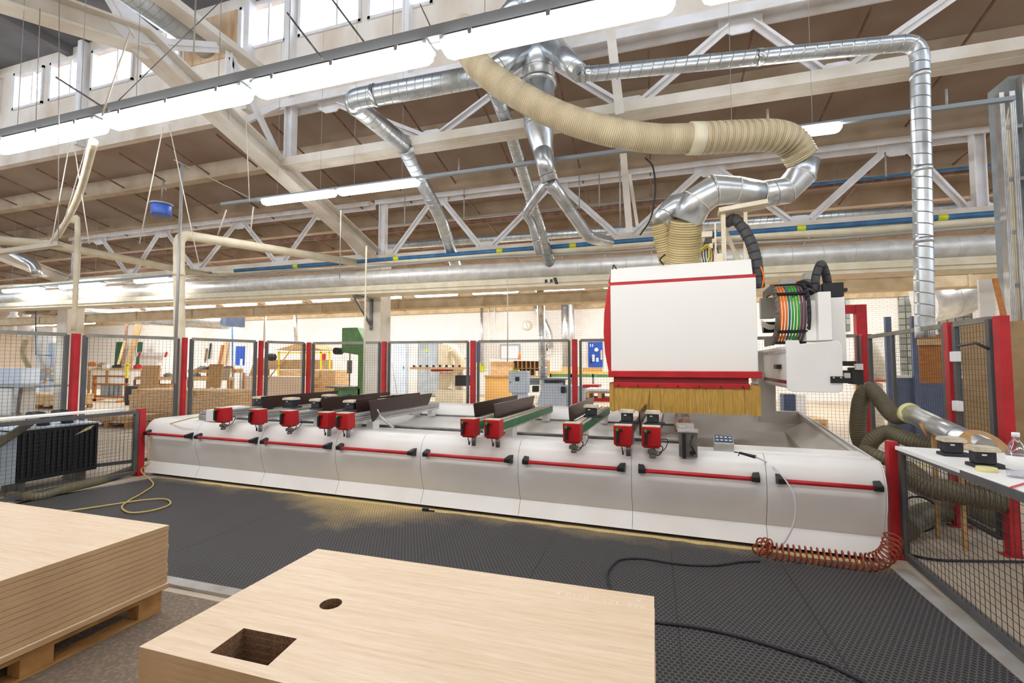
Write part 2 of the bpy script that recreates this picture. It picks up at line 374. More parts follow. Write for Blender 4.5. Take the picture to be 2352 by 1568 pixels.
# ribs of the precast roof slabs
mb = MB(); Y = 8.6
while Y < 23:
    z = cz(Y); mb.b2((-40, Y - .11, z - .36), (15, Y + .11, z + .02)); Y += 1.5 if Y < 10 else 1.6
struct('ceiling_rib', mb, M['rib'])
mb = MB(); X = -39.0
while X < 15:
    for a, b in ((7.4, 10.6), (10.6, 23.2)):
        mb.bar((X, a, cz(a) - .30), (X, b, cz(b) - .30), .025, .035)
    X += 1.5
tag(build('ceiling_purlin', mb, M['brownpipe']), kind='structure')
# monitor roof + clerestory wall
mb = MB(); mb.b2((-40, .6, 9.55), (15, 7.7, 9.75))
for X in range(-38, 14, 3): mb.b2((X, .6, 9.35), (X + .2, 7.4, 9.55))
tag(build('ceiling_monitor', mb, M['monitor']), kind='structure')
WX = [(-19.2, -18.0), (-17.9, -16.6), (-16.05, -14.85), (-14.6, -13.35), (-13.05, -11.6), (-11.35, -10.1), (-8.4, -7.15), (-6.85, -5.35), (-5.2, -3.8)]
mb = MB(); WS, WH = 8.28, 9.28
mb.b2((-40, 7.4, 6.85), (15, 7.55, WS)); mb.b2((-40, 7.4, WH), (15, 7.55, 9.6))
xs = [-40] + [q for w in WX for q in w] + [15]
for a, b in zip(xs[::2], xs[1::2]): mb.b2((a, 7.4, WS), (b, 7.55, WH))
struct('wall_clerestory', mb, M['clere'])
mb = MB(); mb.b2((-10.0, 7.38, WS - .02), (-8.5, 7.4, WH)); tag(build('wall_stained_panel', mb, M['stain']), kind='structure')
for i, (a, b) in enumerate(WX):
    mb = MB(); t = .06
    mb.b2((a, 7.36, WS), (b, 7.44, WS + t)); mb.b2((a, 7.36, WH - t), (b, 7.44, WH)); mb.b2((a, 7.36, WS), (a + t, 7.44, WH)); mb.b2((b - t, 7.36, WS), (b, 7.44, WH))
    c = a + (b - a) * .62; mb.b2((c - .02, 7.38, WS), (c + .02, 7.43, WH))
    w = struct('window_%d' % (i + 1), mb, M['truss'])
    g = MB(); g.b2((a + .03, 7.40, WS + .03), (b - .03, 7.41, WH - .03)); build('window_pane', g, M['pane'], w)
# pilasters of the clerestory
mb = MB()
for px in (190, 570, 665, 935): q = aY(px, 150, 7.3); mb.b2((q.x - .07, 7.22, 6.9), (q.x + .07, 7.4, 9.5))
tag(build('trim_1', mb, M['truss']), kind='structure')
# near half of the hall, behind and above the camera: roof slope, clerestory band and a wall with tall windows
mb = MB(); mb.add([(-40, 1.45, 6.85), (15, 1.45, 6.85), (15, -7, 4.9), (-40, -7, 4.9)], [(0, 1, 2, 3)])
o = struct('ceiling_near', mb, M['ceil']); md = o.modifiers.new('s', 'SOLIDIFY'); md.thickness = .2; md.offset = -1
mb = MB(); mb.b2((-40, 1.3, 6.85), (15, 1.45, 7.7)); mb.b2((-40, 1.3, 9.3), (15, 1.45, 9.6))
for x in range(-40, 15, 5): mb.b2((x, 1.3, 7.7), (x + .4, 1.45, 9.3))
struct('wall_clerestory_near', mb, M['clere'])
mb = MB(); mb.b2((-40, -7.3, 0), (15, -7, 5.1))
struct('wall_near', mb, M['brick'])
mb = MB(); mb.b2((15, -7, 0), (15.3, 8.5, 4.9)); struct('wall_right_near', mb, M['brick'])
# back wall: header beam, glass blocks, blue panel doors
mb = MB(); mb.b2((-40, 22.95, 4.45), (15, 23.2, 5.0)); tag(build('trim_2', mb, M['grind']), kind='structure')
k = 10
for (x0, x1, y0, y1) in ((1928, 1952, 640, 760), (2062, 2104, 655, 985), (2150, 2245, 650, 985)):
    a = aY(x0, y0, 23.15); b = aY(x1, y1, 23.15); mb = MB(); mb.b2((a.x, 23.1, max(b.z, .02)), (b.x, 23.19, a.z)); k += 1; struct('window_%d' % k, mb, M['gblock'])
# mat and its metal frame
mb = MB(); A = V(-6.83, 4.78, 0); A = MM @ V(-8.66, -.06, 0)
pm = [(-6.93, 3.2), (-6.93, 2.62), (1.74, 2.58), (1.75, 1.6), (1.75, 1.6)]
Pm = [MM @ V(-8.5, -.07, 0), V(-6.98, 3.55, 0), V(-6.98, 2.62, 0), V(-2.2, 2.60, 0), V(-2.2, 0.5, 0), V(1.72, .5, 0), MM @ V(-.02, -.07, 0)]
mb.prism([(p.x, p.y, .004) for p in Pm], (0, 0, .012))
OFFM = build('floor_mat', mb, M['mat'])
# put the mat's own origin at the front of the dust field
d = OFFM.location - V(-1.0, 3.4, 0); OFFM.data.transform(Matrix.Translation(d)); OFFM.location = V(-1.0, 3.4, 0)
tag(OFFM, 'dark grey studded rubber mat dusted with yellow sawdust in front of the machine', 'mat')
mb = MB(); mb.b2((-7.05, 2.52, 0), (-2.26, 2.61, .022)); 
one('mat_edge_strip', 'pale metal edge strip along the front of the rubber mat by the board stack', 'edging', mb, M['curb'])
mb = MB(); a = MM @ V(-.02, -.1, 0); mb.prism([(1.73, .5, 0), (1.86, .5, 0), (a.x + .12, a.y, 0), (a.x, a.y, 0)], (0, 0, .02))
one('mat_edge_strip', 'dusty metal edge strip along the right side of the rubber mat', 'edging', mb, M['curb'])
mb = MB(); a = MM @ V(-8.5, -.05, 0); mb.prism([(-7.06, 3.0, 0), (-6.99, 3.0, 0), (-6.99, 3.5, 0), (a.x, a.y, 0), (a.x - .07, a.y, 0)], (0, 0, .02))
one('mat_edge_strip', 'thin pale metal edge strip along the left side of the rubber mat', 'edging', mb, M['curb'])
OFF[OFFM] = V(-1.0, 3.4, 0)
for x, yb in ((-5.4, 4.7), (-3.9, 4.6), (-1.85, 4.5), (-.9, 4.45), (.12, 4.42), (.95, 4.4)): mb = MB(); mb.b2((x - .003, 2.62, .0161), (x + .003, yb, .0168)); build('seam', mb, M['black'], OFFM)
# ================================================================= ROOF STEEL
def member(mb, a, b, w=.14, h=.09):
    """double-angle member: flat plate with an outstanding leg"""
    mb.bar(a, b, w, .02, up=(0, -1, 0)); mb.bar(V(a) + V(0, -.03, 0), V(b) + V(0, -.03, 0), .02, h, up=(0, -1, 0))
def truss(name, label, Y, x0, x1, zt, zb, tops, bots, posts, w=.36):
    t = thing(name, label, 'truss', ((x0 + x1) / 2, Y, zb))
    mb = MB(); mb.b2((x0, Y - w / 2, zb - .02), (x1, Y + w / 2, zb)); mb.b2((x0, Y - w / 2, zb), (x1, Y - w / 2 + .03, zb + .14)); mb.b2((x0, Y + w / 2 - .03, zb), (x1, Y + w / 2, zb + .14))
    mb.b2((x0, Y - .02, zb - .03), (x1, Y + .02, zb - .02)); build('bottom_chord', mb, M['girder'], t)
    mb = MB(); mb.b2((x0, Y - w / 2, zt), (x1, Y + w / 2, zt + .03)); mb.b2((x0, Y - w / 2, zt - .12), (x1, Y - w / 2 + .03, zt)); mb.b2((x0, Y + w / 2 - .03, zt - .12), (x1, Y + w / 2, zt)); build('top_chord', mb, M['truss'], t)
    N = sorted([(x, 1) for x in tops] + [(x, 0) for x in bots])
    for (xa, ta), (xb, tb) in zip(N, N[1:]):
        if ta == tb: continue
        d = .17 if xb > xa else -.17
        mb = MB(); member(mb, (xa + d, Y, zt - .16 if ta else zb + .2), (xb - d, Y, zt - .16 if tb else zb + .2)); build('diagonal', mb, M['truss'], t)
    for x, tt in N:
        mb = MB(); z = zt - .2 if tt else zb + .2; s = 1 if tt else -1
        mb.prism([(x - .3, Y - .012, z + .2 * s), (x + .3, Y - .012, z + .2 * s), (x + .3, Y - .012, z + .02 * s), (x + .12, Y - .012, z - .1 * s), (x - .12, Y - .012, z - .1 * s), (x - .3, Y - .012, z + .02 * s)], (0, .024, 0)); build('gusset_plate', mb, M['truss'], t)
    for x in posts:
        mb = MB(); mb.b2((x - .09, Y - .08, zb), (x - .07, Y + .08, zt)); mb.b2((x + .07, Y - .08, zb), (x + .09, Y + .08, zt)); mb.b2((x - .08, Y - .01, zb), (x + .08, Y + .01, zt)); build('post', mb, M['truss'], t)
    return t
truss('roof_truss', 'pale steel roof truss directly above the milling machine, nearest of the trusses', 7.24, -6.95, 15, 6.78, 5.5, [-5.9, -1.75, 1.3, 4.3, 7.3], [-3.74, -.27, 2.5, 6], [-6.85])
truss('roof_truss', 'steel roof truss behind the foil wrapped pipe, resting on the white column', 10.4, -6.9, 5.9, 5.9, 4.3, [-5.2, -2.14, 1.21, 4.53], [-6.6, -3.85, -.57, 2.86, 5.7], [-6.75, 5.75])
truss('roof_truss', 'steel roof truss at the left above the row of three small lamps', 10.4, -18.8, -7.1, 5.9, 4.35, [-17.6, -14.7, -11.6, -8.7], [-16.05, -13.2, -10.1, -7.3], [-18.7])
# cross frame in the plane x = -6.95
def crossframe(X, lab):
    t = thing('cross_girder', lab, 'girder', (X, 7, 4))
    ss = lambda Y: 6.12 - (Y - 4.5) * .31
    mb = MB(); a = V(X, 4.5, 6.1); b = V(X, 10.35, ss(10.35)); u = (0, .3, 1)
    mb.bar(a, b, .34, .03); mb.bar(a + V(0, 0, .14), b + V(0, 0, .14), .03, .26); mb.bar(a + V(0, 0, .28), b + V(0, 0, .28), .34, .03); mb.bar(a - V(0, .2, .0) + V(0, .2, -.02), b - V(0, 0, .02), .02, .01)
    build('lower_chord', mb, M['girder'], t)
    mb = MB(); b = V(X, 1.6, 5.15); mb.bar(a, b, .34, .03); mb.bar(a + V(0, 0, .14), b + V(0, 0, .14), .03, .26); mb.bar(a + V(0, 0, .28), b + V(0, 0, .28), .34, .03)
    build('lower_chord', mb, M['girder'], t)
    mb = MB(); mb.bar((X, 1, 7.05), (X, 7.3, 7.05), .28, .03); mb.bar((X, 1, 7.15), (X, 7.3, 7.15), .03, .2); build('upper_chord', mb, M['girder'], t)
    for a, b in (((X, 5.93, 5.8), (X, 5.93, 7.0)), ((X, 4.5, 6.2), (X, 5.7, 6.95)), ((X, 4.4, 6.2), (X, 3.7, 7.0)), ((X, 2.9, 5.7), (X, 3.7, 7.0)), ((X, 7.2, 5.5), (X, 5.95, 6.95))):
        mb = MB(); mb.bar(a, b, .16, .02, up=(1, 0, 0)); mb.bar(a, b, .02, .1, up=(1, 0, 0)); build('web_member', mb, M['truss'], t)
    mb = MB(); mb.prism([(X - .02, 4.1, 6.2), (X - .02, 4.5, 6.0), (X - .02, 4.95, 6.15), (X - .02, 4.9, 6.5), (X - .02, 4.2, 6.6)], (.04, 0, 0)); build('gusset_plate', mb, M['truss'], t)
    return t
crossframe(-6.95, 'long beige sloping girder from upper left down to the white column')
crossframe(-19.0, 'beige sloping girder far at the left above the three small lamps')
# knee brace between girder and truss
mb = MB(); mb.bar(aY(540, 290, 6.6), aY(655, 235, 7.2), .1, .1); one('knee_brace', 'short white angle brace under the second near lamp beside the girder', 'brace', mb, M['truss'])
# columns
def column(x, y, w, h, lab, d=None):
    mb = MB(); mb.b2((x - w / 2, y - w / 2, 0), (x + w / 2, y + w / 2, h)); return one('column', lab, 'column', mb, M['column'], bevel=.02)
column(-6.95, 10.5, .5, 4.35, 'white square concrete column behind the fence left of the grey cabinets')
column(-19.0, 10.5, .5, 4.35, 'white square concrete column at far left behind the dust collector')
c = thing('column', 'grey column with bolted cable channels at the right edge of the picture', 'column', (5.15, 8.6, 0))
q = aD(2318, 600, 6.2); c.location = (q.x, q.y, 0); OFF[c] = V(q.x, q.y, 0)
mb = MB(); mb.b2((q.x - .02, q.y - .2, 0), (q.x + .42, q.y + .2, 5.45)); build('shaft', mb, M['greycab'], c)
for dx, w in ((-.16, .05), (-.05, .06), (.12, .13)):
    mb = MB(); mb.b2((q.x + dx - w / 2, q.y - .3, 0), (q.x + dx + w / 2, q.y - .2, 5.2 if dx < 0 else 5.4)); 
    for j in range(3): mb.b2((q.x + dx - w / 2 + w * (j + .5) / 3 - .004, q.y - .306, .1), (q.x + dx - w / 2 + w * (j + .5) / 3 + .004, q.y - .3, 5.1))
    build('cable_channel', mb, M['alu'], c)
mb = MB()
for dx in (-.11, -.085): mb.tube([(q.x + dx, q.y - .27, 0), (q.x + dx, q.y - .27, 4.8), (q.x + dx + .05, q.y - .27, 5.05)], .012, 8)
build('cable', mb, M['cream'], c)
mb = MB()
for z in (1.9, 2.6, 3.3, 4.0, 4.7): mb.b2((q.x - .18, q.y - .29, z), (q.x + .05, q.y - .28, z + .05))
build('bracket', mb, M['steel'], c)
# ================================================================= LAMPS
def lamp(p0, p1, label, group, w=.17, h=.09, rod=0, cat='lamp'):
    p0, p1 = V(p0), V(p1); mid = (p0 + p1) / 2
    t = thing('fluorescent_lamp', label, cat, (mid.x, mid.y, mid.z - h), group)
    d = (p1 - p0).normalized(); L = (p1 - p0).length
    mb = MB(); mb.bar(p0 + V(0, 0, .012), p1 + V(0, 0, .012), w * .9, .035); build('housing', mb, M['lamphouse'], t, bevel=.008)
    prof = []; n = 8
    secs = [(0, .55), (.02, .85), (.06, 1), (L - .06, 1), (L - .02, .85), (L, .55)]; vs = []
    side = d.cross(V(0, 0, 1)).normalized()
    for s, k in secs:
        for j in range(n + 1):
            a = PI * j / n; vs.append(p0 + d * s + side * (w / 2 * k * math.cos(a)) - V(0, 0, h * k * (math.sin(a) ** .6)))
    m = n + 1; fs = [(i * m + j, i * m + j + 1, (i + 1) * m + j + 1, (i + 1) * m + j) for i in range(len(secs) - 1) for j in range(n)]
    fs += [tuple(range(m)), tuple(range((len(secs) - 1) * m, len(secs) * m))[::-1]]
    mb = MB(); mb.add(vs, fs, True); build('diffuser', mb, M['diffb'] if p0.y > 14 else M['diff'], t)
    if 'near row' in group:
        for s in (.15, .5, .85):
            for e in (-1, 1): mb = MB(); mb.box(p0 + d * (L * s) + side * e * w * .5, (.03, .012, .045)); build('clip', mb, M['lampt'], t)
    zc = cz(p0.y) if p0.y > 7.4 else (9.5 if p0.y > 1.5 else 6.85 + (p0.y - 1.5) * .24)
    for s in (.2, .8):
        q = p0 + d * (L * s); mb = MB(); mb.tube([q, V(q.x, q.y, zc)], .003, 5, cap=False); build('hanger_wire', mb, M['rod'], t)
    return t
NL = ['leftmost of the near row of bright lamps, cut by the left edge', 'near row lamp above the hanging blue reel', 'near row lamp in front of the silver duct elbow', 'longest looking near row lamp in front of the thick cream hose', 'near row lamp at the top edge right of the cream hose lamp']
for (x0, x1), l in zip([(-7.2, -5.45), (-5.33, -3.52), (-3.42, -1.66), (-1.55, .18), (.35, 2.1)], NL):
    lamp((x0, 3.2, 4.12), (x1, 3.2, 4.12), l, 'near row of fluorescent lamps', .19, .1)
lamp((-9.2, 3.2, 4.12), (-7.3, 3.2, 4.12), 'lamp continuing the near row beyond the left edge', 'near row of fluorescent lamps', .19, .1)
mb = MB(); mb.b2((-12, 3.12, 4.16), (6, 3.19, 4.25)); mb.b2((-12, 3.19, 4.155), (6, 3.27, 4.165)); one('lighting_rail', 'grey metal rail carrying the near row of bright lamps', 'rail', mb, M['lampt'])
for k, ((a, b), l) in enumerate(zip([((605, 462), (770, 446)), ((778, 441), (962, 423)), ((1848, 300), (1932, 290))], ['left lamp of the pair on the thin rail above the fence', 'right lamp of the pair on the thin rail above the fence', 'single lamp right of the curve of the cream hose'])):
    A = aY(*a, 6.75); B = aY(*b, 6.75); z = 4.68
    if k == 2: A.x = B.x - 1.6
    lamp((A.x, 6.75, z), (B.x, 6.75, z), l, 'second row of fluorescent lamps')
mb = MB(); mb.b2((-8.0, 6.72, 4.70), (4.1, 6.78, 4.75)); one('lighting_rail', 'thin grey rail with lamps crossing behind the cream hose', 'rail', mb, M['lampt'])
for k, (x0, x1, y) in enumerate([(10, 98, 662), (140, 238, 650), (312, 395, 638)]):
    A = aY(x0, y, 9.2); B = aY(x1, y, 9.2)
    lamp((A.x, 9.2, 3.98), (B.x, 9.2, 3.98), ['leftmost', 'middle', 'rightmost'][k] + ' of the three small lamps left of the bent white pipe', 'three lamps at the left over the back workshop')
mb = MB(); mb.b2((-19.5, 9.17, 4.02), (-11.2, 9.23, 4.07)); one('lighting_rail', 'thin grey rail above the three small lamps at the left', 'rail', mb, M['lampt'])
BL = [(278, 358, 697, 15), (430, 515, 688, 15), (628, 722, 676, 15), (897, 970, 663, 15), (1102, 1165, 657, 15), (1170, 1232, 652, 15), (1376, 1440, 640, 15), (1768, 1965, 612, 10.9), (2150, 2250, 628, 15), (2232, 2262, 596, 12.5), (170, 215, 742, 18), (75, 125, 746, 18)]
BLn = ['above the lumber stack', 'right of the bent white pipe base', 'above the yellow trolley', 'just right of the white column', 'left of the pair above the wall clock', 'right of the pair above the wall clock', 'just left of the red hood edge', 'long one behind the black looped hose', 'behind the tall silver duct', 'small one beside the right column', 'faint one right of the dust collector', 'faint one over the dust collector bags']
for (x0, x1, y, Y), l in zip(BL, BLn):
    A = aY(x0, y, Y); B = aY(x1, y, Y); lamp((A.x, Y, A.z), (B.x, Y, A.z), 'lamp under the low back ceiling, ' + l, 'lamps over the back workshop', .3)
for Y, z in ((-1.6, 4.4),):  # unseen lamps added behind the camera to light the near half
    for j, X in enumerate(range(-16, 13, 3)): lamp((X, Y, z), (X + 2.2, Y, z), 'unseen lamp added behind the camera to light the hall', 'added lamps over the near half of the hall', .19, .1)
# lamp rows added to brighten the back, mostly hidden by the box duct
for Y in (16.6, 19.8):
    for j, X in enumerate(range(-35, 12, 3)):
        lamp((X, Y, 4.95), (X + 2.2, Y, 4.95), 'lamp added high under the slabs to brighten the very back of the workshop', 'added rearmost lamps', .3)
# ================================================================= DUCTS AND PIPES
def duct(name, label, cat, pts, r, m, n=20, fr=.3, k=5, collars=(), cm=None, group=None, smooth=False):
    t = thing(name, label, cat, V(pts[0]), group)
    P = catmull(pts, 10) if smooth else fillet(pts, fr, k)
    mb = MB(); mb.tube(P, r, n); build('duct_skin' if 'duct' in name else 'hose_skin', mb, m, t)
    for (i, f) in collars:
        a = V(pts[i]); b = V(pts[i + 1]); c = a + (b - a) * f; d = (b - a).normalized()
        mb = MB(); rr = r[0] if isinstance(r, list) else r; mb.tube([c - d * .03, c - d * .03, c + d * .03, c + d * .03], [rr, rr * 1.07, rr * 1.07, rr], n, cap=False); build('collar', mb, cm or M['galvs'], t)
    return t
# tall duct at the right with its long horizontal run
duct('air_duct', 'long spiral duct running right from the central stack then bending down behind the right fence', 'duct',
     [aD(1335, 172, 5.75), aD(2112, 95, 5.2), aD(2124, 748, 5.2), aD(2125, 775, 5.2)], .09, M['galv'], fr=.2, collars=[(0, .02), (0, .55), (1, .12), (1, .45), (1, .7)])
# central stack
S = aY(1237, 150, 6.4); sx, syy = S.x, 6.4
t = thing('air_duct', 'wide vertical sheet metal stack in the middle where all the ducts join', 'duct', (sx, syy, 4.3))
mb = MB(); mb.tube([(sx, syy, 7.6), (sx, syy, 6.5)], [.26, .26], 24); build('upper_pipe', mb, M['galvs'], t)
mb = MB(); mb.tube([(sx, syy, 6.52), (sx, syy, 5.72)], [.24, .24], 24); build('junction_pipe', mb, M['galvs'], t)
mb = MB(); mb.tube([(sx, syy, 5.76), (sx, syy, 5.76), (sx, syy, 5.7), (sx, syy, 5.7)], [.2, .265, .265, .2], 24); build('flange', mb, M['galvs'], t)
mb = MB(); mb.tube([(sx, syy, 5.72), (sx, syy, 5.2), (sx + .0, syy, 5.1), (sx + .06, syy + .05, 4.72), (sx + .07, syy + .08, 4.6)], [.235, .22, .22, .15, .135], 24); build('reducer', mb, M['galvs'], t)
p1 = aD(1246, 350, 6.5); p2 = aD(1262, 415, 6.6)
mb = MB(); mb.tube([V(sx + .07, syy + .08, 4.62), p1, p2], [.135, .13, .12], 20); build('lower_pipe', mb, M['galvs'], t)
mb = MB(); mb.tube(fillet([p2, aD(1300, 470, 7), aD(1352, 545, 7.4), aD(1400, 556, 7.8)], .15), .095, 18); build('branch_pipe', mb, M['galvs'], t)
mb = MB(); mb.tube(fillet([p2 + V(-.03, 0, .03), aD(1206, 492, 7.2), aD(1222, 510, 7.3), aD(1240, 585, 7.4)], .08), .07, 14); build('branch_pipe', mb, M['galvs'], t)
for a, b, r0, r1 in ((aY(1262, 100, 6.3), aD(1332, 168, 5.75), .17, .11), (aY(1212, 110, 6.3), aD(1110, 178, 6.5), .17, .14), (aY(1200, -10, 6.3), aY(1150, 50, 6.3), .12, .12)):
    mb = MB(); mb.tube([a, b], [r0, r1], 20); build('side_branch', mb, M['galvs'], t)
duct('air_duct', 'spiral duct with an elbow running left from the central stack and away under the roof', 'duct',
     [aD(1118, 172, 6.5), aD(802, 230, 6.95), aD(935, 338, 8.25)], .15, M['galv'], fr=.2, collars=[(0, .02), (0, .8), (1, .1), (1, .97)])
duct('air_duct', 'thin spiral duct dropping away below the truss right of the two paired lamps', 'duct',
     [aD(925, 335, 8.3), aD(1012, 500, 9.6), aD(1050, 620, 11.2)], .13, M['galv'], fr=.2)
duct('air_duct', 'dark spiral duct descending left of the central stack', 'duct',
     [aD(1128, 188, 7.2), aD(1168, 290, 7.9), aD(1215, 440, 9), aD(1268, 620, 10)], .115, M['galv'], fr=.2, collars=[(0, .2), (1, .5), (2, .1)])
q = aY(478, 108, 7.38); 
duct('air_duct', 'large spiral duct under the grey monitor roof at upper left', 'duct', [(q.x, 1.0, q.z + .1), (q.x, 7.45, q.z + .1)], .36, M['galv'], fr=.2)
duct('air_duct', 'dusty spiral duct running along the back wall above the lumber stack', 'duct', [aY(180, 722, 16.5), aY(520, 740, 16.5)], .34, M['galvs'], collars=[(0, .5), (0, .75)])
duct('air_duct', 'horizontal duct under the box duct behind the white column', 'duct', [aY(780, 704, 18), aY(890, 700, 18), aY(1015, 694, 18)], .2, M['galvs'])
mb = MB(); a = aY(538, 730, 16.5); mb.b2((a.x - .1, 16.0, a.z - .4), (a.x + .1, 17.0, a.z + .42)); one('duct_end_plate', 'blue grey square plate at the end of the duct above the lumber', 'panel', mb, M['bluegrey'])
duct('air_duct', 'large grey elbow duct near the glass block windows at right', 'duct', [aY(2120, 690, 17), aY(2200, 672, 17), aY(2232, 640, 17)], .72, M['galvs'], fr=.9)
duct('air_duct', 'short duct poking out above the wall clock at left', 'duct', [aY(1160, 684, 20), aY(1190, 694, 21)], .22, M['galvs'])
duct('air_duct', 'bent duct on the back wall to the right of the wall clock', 'duct', [aY(1228, 694, 22.6), aY(1245, 730, 22.6), aY(1262, 765, 22.6), aY(1264, 800, 22.6)], .17, M['galvs'], fr=.3)
duct('air_duct', 'wide vertical duct on the back wall below the blue bent pipe', 'duct', [aY(1297, 680, 22), aY(1300, 850, 22)], .18, M['galvs'])
duct('air_duct', 'narrow vertical duct beside the wide one left of the hood', 'duct', [aY(1310, 672, 21), aY(1317, 850, 21)], .13, M['galvs'])
duct('air_duct', 'vertical duct rising from the pale blue planer in front of the clock wall', 'duct', [aY(1240, 640, 14), aY(1250, 922, 14)], .125, M['galvs'], collars=[(0, .12), (0, .66), (0, .73)])
duct('air_duct', 'thin vertical duct above the yellow trolley on the back wall', 'duct', [aY(677, 700, 21), aY(680, 790, 21)], .1, M['galvs'])
duct('air_duct', 'thin vertical pipe on the wall right of the grey cabinets', 'duct', [aY(1106, 690, 22.9), aY(1108, 840, 22.9)], .07, M['galvs'])
for x in (1122, 1136): duct('wall_pipe', 'thin white vertical pipe on the wall, ' + ('left' if x == 1122 else 'right') + ' one of the pair left of the clock', 'pipe', [aY(x, 692, 22.9), aY(x + 2, 860, 22.9)], .035, M['white'])
duct('compressed_air_pipe', 'blue bent pipe on the back wall left of the machine hood', 'pipe', [aY(1272, 676, 22), aY(1276, 690, 22), aY(1300, 694, 22), aY(1345, 689, 22)], .11, M['bluepipe'], fr=.2)
duct('compressed_air_pipe', 'thin pale blue vertical pipe near the blue notice board', 'pipe', [aY(533, 715, 20), aY(535, 900, 20)], .04, M['bluepipe'])
duct('compressed_air_pipe', 'thin blue pipe along the top of the back wall near the clock', 'pipe', [aY(1000, 697, 22.8), aY(1400, 680, 22.8)], .03, M['bluepipe'])
# foil wrapped main pipe and its neighbours along the machine side of the column row
def ln(px0, py0, px1, py1, Y, n=2):
    a = aY(px0, py0, Y); b = aY(px1, py1, Y); return [a, b]
Yp = 9.75
zt = 3.68
duct('insulated_pipe', 'thick foil wrapped pipe running the full width behind the fence', 'pipe', [(-27, Yp, 3.92), (8, Yp, 3.60)], .2, M['foil'], n=24)
mb = MB(); mb.bar((-27, Yp + .03, 3.60), (8, Yp + .03, 3.28), .54, .2); mb.bar((-27, Yp - .255, 3.62), (8, Yp - .255, 3.30), .03, .1); one('pipe_tray', 'dusty beige boxed tray directly under the foil wrapped pipe', 'tray', mb, M['foil'] if False else M['cream'])
mk_ = MB()
for a, b in ((1252, 1262), (1264, 1274)): A = aY(a, 626, Yp - .26); mk_.b2((A.x, Yp - .285, 3.345), (A.x + .05, Yp - .27, 3.41))
A = aY(1276, 622, Yp - .26); mk_.prism([(A.x, Yp - .272, 3.30), (A.x + .06, Yp - .272, 3.30), (A.x + .02, Yp - .272, 3.44), (A.x - .05, Yp - .272, 3.44)], (0, -.01, 0))
one('stencil_mark', 'small dark stencilled marks on the beige tray left of the hood', 'marking', mk_, M['black'])
def sag(p, n=9, a=.03): return [(p[0][0] + (p[1][0] - p[0][0]) * i / n, p[0][1], p[0][2] + (p[1][2] - p[0][2]) * i / n + (a if i % 3 == 1 else -a) * (i % 2)) for i in range(n + 1)]
duct('cable_conduit', 'thick grey conduit lying on brackets above the foil wrapped pipe', 'conduit', sag([(-26, Yp - .2, 4.24), (8, Yp - .2, 3.98)], 24), .07, M['cream'], smooth=True)
duct('cable_conduit', 'thin grey conduit between the thick conduit and the foil wrapped pipe', 'conduit', sag([(-26, Yp - .25, 4.14), (8, Yp - .25, 3.85)], 20), .03, M['rod'], smooth=True)
bp = [aY(540, 622, 9.5), aY(790, 598, 9.5), aY(1510, 552, 9.5), aY(2290, 490, 9.5)]
duct('compressed_air_pipe', 'blue pipe with yellow bands crossing above the foil wrapped pipe', 'pipe', [bp[0], (bp[-1].x, 9.5, bp[-1].z)], .05, M['bluepipe'])
t = [o for o in bpy.data.objects if o.get('label', '').startswith('blue pipe with yellow')][0]
dv = (V(bp[-1].x, 9.5, bp[-1].z) - bp[0])
for f in (.12, .22, .3, .46, .56, .69, .82, .95):
    c = bp[0] + dv * f; mb = MB(); mb.tube([c, c + dv.normalized() * .14], .054, 12); build('yellow_band', mb, M['yellow'], t)
duct('air_duct', 'slim spiral duct along the back just above the blue pipe', 'duct', [aY(880, 565, 10.9), aY(2300, 470, 10.9)], .1, M['galv'])
duct('water_pipe', 'rusty brown pipe crossing behind the trusses', 'pipe', [aY(250, 590, 11), aY(790, 540, 11), aY(2290, 385, 11)], .06, M['brownpipe'], fr=.05)
duct('water_pipe', 'thin dull pipe just above the rusty brown pipe', 'pipe', [aY(810, 525, 11), aY(1560, 452, 11)], .03, M['rod'])
duct('compressed_air_pipe', 'thin blue pipe above the rusty pipe at the right', 'pipe', [aY(1850, 425, 10.8), aY(2290, 378, 10.8)], .03, M['bluepipe'])
# box duct behind
mb = MB(); mb.b2((-30, 13.2, 3.42), (13, 13.7, 3.74)); mb.b2((-30, 13.15, 3.70), (13, 13.75, 3.74))
for x in range(-29, 13, 3): mb.b2((x, 13.17, 3.4), (x + .05, 13.72, 3.76))
one('box_duct', 'dusty brown boxed duct crossing below the foil wrapped pipe', 'duct', mb, M['grind'])
# wall bracket on the column
mb = MB(); C = V(-6.95, 10.22, 0); mb.bar(C + V(0, -.75, 3.27), C + V(0, .03, 3.27), .07, .07); mb.bar(C + V(0, 0, 3.27), C + V(0, 0, 2.5), .07, .07, up=(1, 0, 0)); mb.bar(C + V(0, -.7, 3.25), C + V(0, 0, 2.6), .05, .05)
one('pipe_bracket', 'steel triangular bracket on the white column carrying the foil wrapped pipe', 'bracket', mb, M['steel'])
